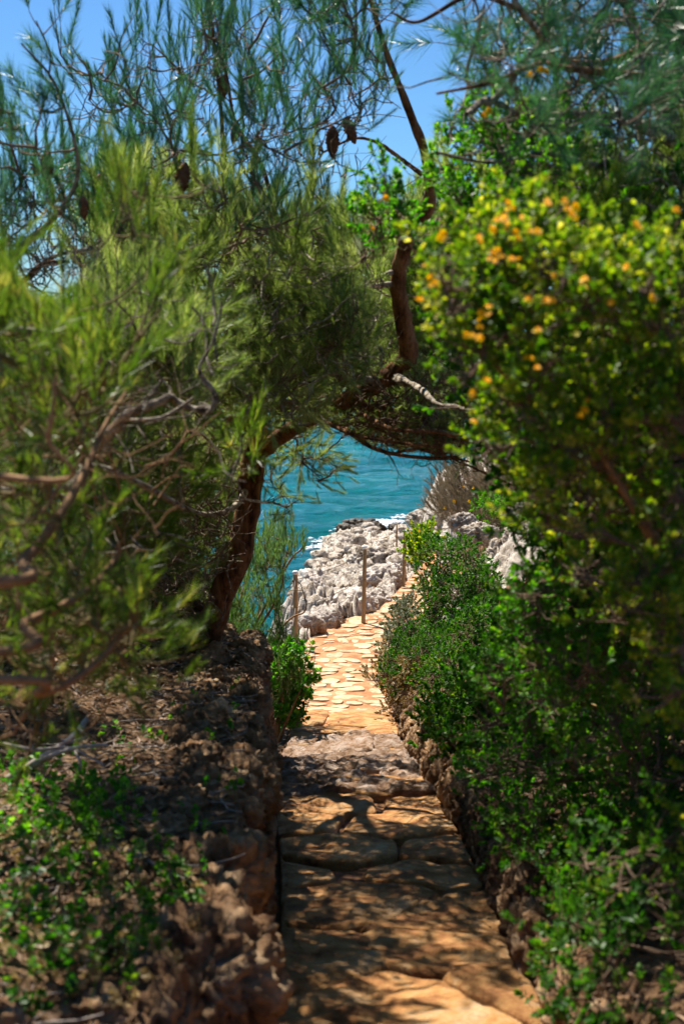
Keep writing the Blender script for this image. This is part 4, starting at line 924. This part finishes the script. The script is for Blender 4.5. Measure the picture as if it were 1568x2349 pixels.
for px, py in fl:
    for j in range(2):
        o = bpy.data.objects.new('flower', FLOWER); col.objects.link(o); o.parent = S1.root
        p = P(px + fr.normal() * 5, py + fr.normal() * 7, fr.uniform(3.15, 3.4)); o.location = tuple(p - S1.base)
        o.rotation_euler = (.8 + fr.normal() * .3, 0, fr.normal() * .8); s = fr.uniform(.55, .95); o.scale = (s, s, s)

S2 = shrub('tall_shrub', 'tall dark leafy shrub reaching up against the sky behind the flowering one', G(1.9, 6.2), 22,
    [(900, 480, 5.6), (1020, 360, 5.6), (1180, 320, 5.6), (1350, 420, 5.6), (1100, 600, 5.4), (1450, 600, 5.6)],
    [([(850, 430), (900, 400), (945, 430), (940, 560), (880, 600), (845, 520)], 12, 5.3, 5.8, .08, 9, LB, 'leaf_bright', dict(kw, stemL=.12, gaps=None, scale=(.55, .8))),
     ([(975, 300), (1050, 260), (1150, 290), (1300, 300), (1420, 380), (1500, 480), (1300, 560), (1060, 560), (980, 480)], 58, 5.0, 6.2, .12, 12, LB, 'leaf_bright', dict(kw, stemL=.12, scale=(.6, .9), upw=1.1)),
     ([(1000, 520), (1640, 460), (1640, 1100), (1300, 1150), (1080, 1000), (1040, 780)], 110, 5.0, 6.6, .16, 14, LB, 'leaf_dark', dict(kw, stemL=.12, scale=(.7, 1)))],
    sr=.026)
S2.finish('leaves')
for px, py in [(1240, 160), (1215, 172), (1110, 265), (1120, 255), (850, 525), (965, 590), (885, 455), (1250, 165)]:
    o = bpy.data.objects.new('flower', FLOWER); col.objects.link(o); o.parent = S2.root
    o.location = tuple(P(px, py, 5.0) - S2.base); o.rotation_euler = (1.2, 0, fr.normal()); o.scale = (1.2,) * 3

S3 = shrub('leafy_bush', 'dark green rounded bush overhanging the right side of the stony path', G(1.6, 17.0), 23,
    [(1000, 1250, 17.5), (1100, 1300, 17.5), (1050, 1450, 17), (950, 1500, 16.5), (1150, 1450, 17)],
    [([(965, 1245), (1010, 1235), (1080, 1260), (1150, 1330), (1170, 1400), (1130, 1540), (1060, 1620), (980, 1600), (930, 1560), (920, 1500), (970, 1420), (990, 1370), (960, 1310)], 210, 16.0, 18.4, .15, 15, LD, 'leaf_dark', dict(kw, stemL=.14, feed_r=.005, scale=(.5, .85), gaps=None, upw=.5)),
     ([(980, 1560), (1040, 1420), (1150, 1400), (1190, 1600), (1090, 1720), (1010, 1700)], 110, 12.0, 15.5, .15, 15, LD, 'leaf_dark', dict(kw, stemL=.14, feed_r=.005, scale=(.5, .8), gaps=None)),
     ([(950, 1235), (990, 1215), (975, 1270), (955, 1310)], 16, 17.5, 18.5, .10, 12, LD, 'leaf_flower', dict(kw, stemL=.14, gaps=None)),
     ([(1020, 1640), (1150, 1520), (1200, 1380), (1260, 1500), (1240, 1680), (1160, 1800), (1040, 1780), (1000, 1700)], 130, 9, 15, .2, 14, LD, 'leaf_dark', dict(kw, stemL=.14, gaps=None))])
S3.finish('leaves')
for px, py in [(940, 1222), (948, 1245), (962, 1218), (943, 1290), (952, 1330)]:
    o = bpy.data.objects.new('flower', FLOWER); col.objects.link(o); o.parent = S3.root
    o.location = tuple(P(px, py, 17.2) - S3.base); o.rotation_euler = (1.2, 0, fr.normal()); o.scale = (1.5,) * 3
S3b = shrub('dry_bush', 'low golden brown half dry bush spilling onto the right of the path', G(.85, 15.0), 24,
    [(880, 1560, 15), (930, 1620, 14.6), (970, 1660, 14.3)],
    [([(855, 1560), (880, 1490), (950, 1500), (1010, 1600), (1030, 1690), (960, 1700), (900, 1650), (850, 1620)], 38, 14.2, 15.6, .10, 12, LR, 'leaf_dry', dict(kw, stemL=.10, gaps=None, scale=(1.2, 2.0))),
     ([(885, 1500), (950, 1430), (1010, 1490), (1020, 1620), (950, 1620), (880, 1580)], 85, 14.4, 16.4, .12, 14, LD, 'leaf_dark', dict(kw, stemL=.14, gaps=None, scale=(.45, .75))),
     ([(880, 1470), (910, 1400), (960, 1380), (930, 1450), (900, 1520)], 24, 15.8, 18.5, .12, 10, LR, 'leaf_grey', dict(kw, stemL=.10, gaps=None, scale=(1.2, 2.0)))])
S3b.finish('leaves')
S4 = shrub('green_bush', 'bright green soft bush at the right beside the slabs of the path', G(1.75, 6.4), 25,
    [(1150, 1500, 6.2), (1250, 1600, 6), (1350, 1500, 6), (1200, 1800, 5.8), (1400, 1750, 5.6), (1500, 1600, 5.8)],
    [([(1060, 1700), (1150, 1420), (1300, 1380), (1500, 1400), (1640, 1500), (1640, 1900), (1400, 2050), (1240, 2000), (1120, 1880), (1080, 1780)], 190, 5.4, 7.0, .13, 13, LB, 'leaf_bright', dict(kw, stemL=.12, scale=(.5, .85), upw=.6)),
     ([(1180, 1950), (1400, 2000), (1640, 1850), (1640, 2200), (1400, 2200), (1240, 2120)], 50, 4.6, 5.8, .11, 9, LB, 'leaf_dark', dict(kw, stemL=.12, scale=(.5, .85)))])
S4.grow(sample_poly([(1180, 1320), (1480, 1220), (1640, 1300), (1640, 1820), (1320, 1800), (1200, 1600)], 75, 4.5, 5.4, S4.r), .10, 11, LB, 'leaf_bright', **dict(kw, stemL=.12, scale=(.45, .75)))
S4.finish('leaves')
S5 = shrub('dark_bush', 'deep green bush in shade at the right edge behind the near leaves', G(2.2, 5.4), 26,
    [(1350, 1200, 5.4), (1450, 1100, 5.4), (1300, 1350, 5.6), (1500, 1300, 5.2)],
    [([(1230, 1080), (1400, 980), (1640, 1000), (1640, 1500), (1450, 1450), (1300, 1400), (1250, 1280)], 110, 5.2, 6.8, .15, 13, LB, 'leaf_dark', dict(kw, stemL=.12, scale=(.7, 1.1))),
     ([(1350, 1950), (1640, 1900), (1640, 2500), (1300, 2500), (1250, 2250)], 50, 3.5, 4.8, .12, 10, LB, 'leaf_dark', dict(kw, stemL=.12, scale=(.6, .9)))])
S5.grow(sample_poly([(1660, 350), (2400, 500), (2400, 2200), (1660, 2200)], 190, 4.2, 7.0, S5.r), .18, 12, LB, 'leaf_dark', **dict(kw, stemL=.12, scale=(.8, 1.2)))
S5.finish('leaves')
# headland brush
S6 = shrub('dry_brush', 'grey brown wind cut brush sloping up the headland skyline', G(2.5, 29.0), 27,
    [(1060, 1120, 28), (1120, 1130, 28), (1180, 1140, 27)],
    [([(1000, 1180), (1012, 1130), (1050, 1075), (1110, 1090), (1200, 1130), (1260, 1180), (1220, 1210), (1100, 1215), (1040, 1200)], 110, 26.5, 29.5, .22, 13, PS, 'brush', dict(upw=1.1, outw=.5, rnd=.4, stemL=.2, feed_r=.006, gaps=None, scale=(1.2, 2.0), up=(-.5, 0, 1))),
     ([(1080, 1160), (1180, 1140), (1230, 1180), (1160, 1210)], 20, 25.5, 27, .2, 12, LD, 'leaf_bright', dict(kw, stemL=.14, gaps=None))], fname='twiggy', stem_mat='bark_grey')
S6.finish('leaves')
for px, py in [(1050, 1130), (1062, 1118), (1040, 1150), (1075, 1150), (1100, 1140), (1020, 1165), (1085, 1120), (1130, 1165)]:
    o = bpy.data.objects.new('flower', FLOWER); col.objects.link(o); o.parent = S6.root
    o.location = tuple(P(px, py, 26.6) - S6.base); o.rotation_euler = (1.2, 0, fr.normal()); o.scale = (2.6,) * 3
S7 = shrub('leafy_plant', 'upright leafy green plant at the left edge of the path below the young pine', G(-.62, 13.3), 28,
    [(640, 1500, 13.5), (670, 1540, 13.4), (690, 1580, 13.3), (650, 1600, 13.2)],
    [([(615, 1500), (680, 1490), (712, 1550), (700, 1630), (670, 1680), (630, 1660), (610, 1590)], 34, 13.0, 13.8, .10, 8, LG, 'leaf_bright', dict(upw=1.0, outw=.4, rnd=.35, stemL=.06, feed_r=.003, gaps=None, scale=(1.3, 1.9)))], cat='plant')
S7.finish('leaves')
# grey leafy plant on headland
S8 = shrub('grey_plant', 'small silvery green plant on the crag at the right of the headland', G(3.2, 20.5), 29,
    [(1300, 1270, 20.5)], [([(1270, 1230), (1330, 1240), (1340, 1300), (1280, 1300)], 16, 20, 20.8, .12, 10, LD, 'leaf_grey', dict(kw, gaps=None, stemL=.14))], cat='plant')
S8.finish('leaves')

# ------------------------------------------------------------------ ground cover on the left bank
gr = np.random.default_rng(31)
def ground_patch(name, label, poly, n, d0, d1, mat, tm, hmax, scale):
    mb = MB(); c = sample_poly(poly, n, d0, d1, gr); px, py = proj(c)
    # drop along the view ray on to the bank
    dirn = c - np.array([0, 0, CAM_Z]); best = None
    tt = np.linspace(2.2, 12, 200)[None, :, None]; dd = dirn / dirn[:, 1:2]
    q = np.array([0, 0, CAM_Z]) + dd[:, None] * tt; zz = land(q[..., 0], q[..., 1]); hit = np.argmax(q[..., 2] < zz, axis=1)
    q = q[np.arange(n), hit]; q = q[hit > 0]; q[:, 2] = height(q[:, 0], q[:, 1]) + gr.uniform(0, hmax, len(q)) ** 1
    D = nrm(np.array([0, 0, 1.0]) + .5 * gr.normal(size=(len(q), 3)))
    place(mb, tm, q, D, gr.uniform(scale[0], scale[1], len(q)), gr)
    b = q.copy(); b[:, 2] = height(q[:, 0], q[:, 1]) - .02
    tubes(mb, np.stack([b, (b + q) / 2 + .01 * gr.normal(size=q.shape), q], 1), np.full((len(q), 3), .0012), 3)
    return tag(mb.build(name, M[mat]), label, kind='stuff')
ground_patch('ground_cover', 'bright green trailing ground plants under the left boughs', [(-60, 1760), (120, 1800), (330, 1850), (240, 1960), (60, 1980), (-60, 1900)], 130, 4, 6, 'leaf_bright', LG, .10, (.6, 1.0))
ground_patch('ground_cover', 'darker trailing leaves over the lower left corner of the bank', [(-60, 1980), (300, 1980), (450, 2060), (400, 2200), (300, 2349), (-60, 2349)], 150, 3, 5, 'leaf_dark', LG, .14, (.6, 1.05))
ground_patch('ground_cover', 'dry tan leafy sprigs among the green trailing plants', [(-60, 1900), (420, 1960), (460, 2200), (330, 2349), (-60, 2349)], 160, 3, 5, 'leaf_dry', LG, .10, (.5, .9))
ground_patch('ground_cover', 'few bright sprigs scattered over the shaded bank', [(150, 1700), (560, 1560), (590, 1700), (560, 1900), (420, 2250), (180, 2349), (0, 2349), (0, 1800)], 150, 3, 9, 'leaf_bright', LG, .08, (.5, .9))
# litter
n = 26000
x = gr.uniform(-2.6, 3.0, n); y = gr.uniform(2.4, 12, n); z = height(x, y); ok = (x < left_e(y) - .1) | (x > right_e(y) + .1)
q = np.stack([x, y, z + .006], -1)[ok]; n = len(q)
a = gr.uniform(0, 6.28, n); L_ = gr.uniform(.015, .05, n)[:, None]; w_ = gr.uniform(.002, .012, n)[:, None]
dv = np.stack([np.cos(a), np.sin(a), gr.normal(size=n) * .35], -1); sv = np.stack([-np.sin(a), np.cos(a), gr.normal(size=n) * .4], -1)
mb = MB(); mb.add(np.stack([q - dv * L_, q + sv * w_ + [0, 0, .004], q + dv * L_, q - sv * w_ + [0, 0, .004]], 1), np.arange(4 * n).reshape(-1, 4))
tag(mb.build('leaf_litter', M['litter']), 'dry brown needles and leaves lying on the banks beside the path', kind='stuff')
# fallen twigs
n = 700; x = gr.uniform(-2.6, -.35, n); y = gr.uniform(2.6, 11, n); z = height(x, y) + .012; ok = x < left_e(y) - .05
q = np.stack([x, y, z], -1)[ok]; n = len(q); a = gr.uniform(0, 6.28, n); L_ = gr.uniform(.05, .28, n)[:, None]; P_ = []
for t in np.linspace(-1, 1, 5):
    aa = a + .35 * t * gr.normal(size=n); P_.append(q + np.stack([np.cos(aa), np.sin(aa), 0 * aa + .12], -1) * L_ * t * .5 + [0, 0, .01])
mb = MB(); tubes(mb, np.stack(P_, 1), np.tile(gr.uniform(.0015, .004, n)[:, None], (1, 5)), 4)
tag(mb.build('fallen_twigs', M['deadwood'], smooth=True), 'thin pale fallen twigs scattered over the left bank', kind='stuff')
# bare dead branches
def dead(label, lines, base):
    t = link_root(root('dead_branch', label, 'dead branch'), tuple(P(*base)))
    for i, ln in enumerate(lines):
        mb = MB(); limb(mb, np.array([W(*q) for q in ln]), 8, 6, .15); mb.v = [v - P(*base) for v in mb.v]; mb.build('branch', M['deadwood'], t, smooth=True)
dead('bare grey dead branch lying on the left bank', [[(20, 1790, 5.6, .022), (90, 1745, 5.6, .020), (160, 1700, 5.6, .018), (200, 1650, 5.7, .011)], [(90, 1745, 5.6, .012), (170, 1716, 5.4, .009), (250, 1708, 5.3, .006)], [(150, 1705, 5.6, .010), (200, 1690, 5.4, .007), (175, 1668, 5.5, .004)], [(0, 1705, 5.5, .008), (80, 1720, 5.5, .009), (160, 1716, 5.5, .006), (240, 1755, 5.3, .004)], [(170, 1720, 5.5, .006), (185, 1750, 5.3, .005), (182, 1768, 5.3, .003)]], (60, 1790, 5.6))
dead('thin bleached twig on the bank above the grooved rock', [[(280, 1940, 4.7, .006), (350, 1980, 4.5, .006), (440, 2025, 4.4, .004)]], (350, 2000, 4.5))
dead('thin bare twigs tangled on the shaded lower left bank', [[(0, 1950, 4.6, .006), (80, 2010, 4.4, .005), (180, 2030, 4.3, .004)], [(60, 2180, 3.9, .005), (160, 2230, 3.8, .005), (260, 2300, 3.6, .004)]], (80, 2030, 4.3))
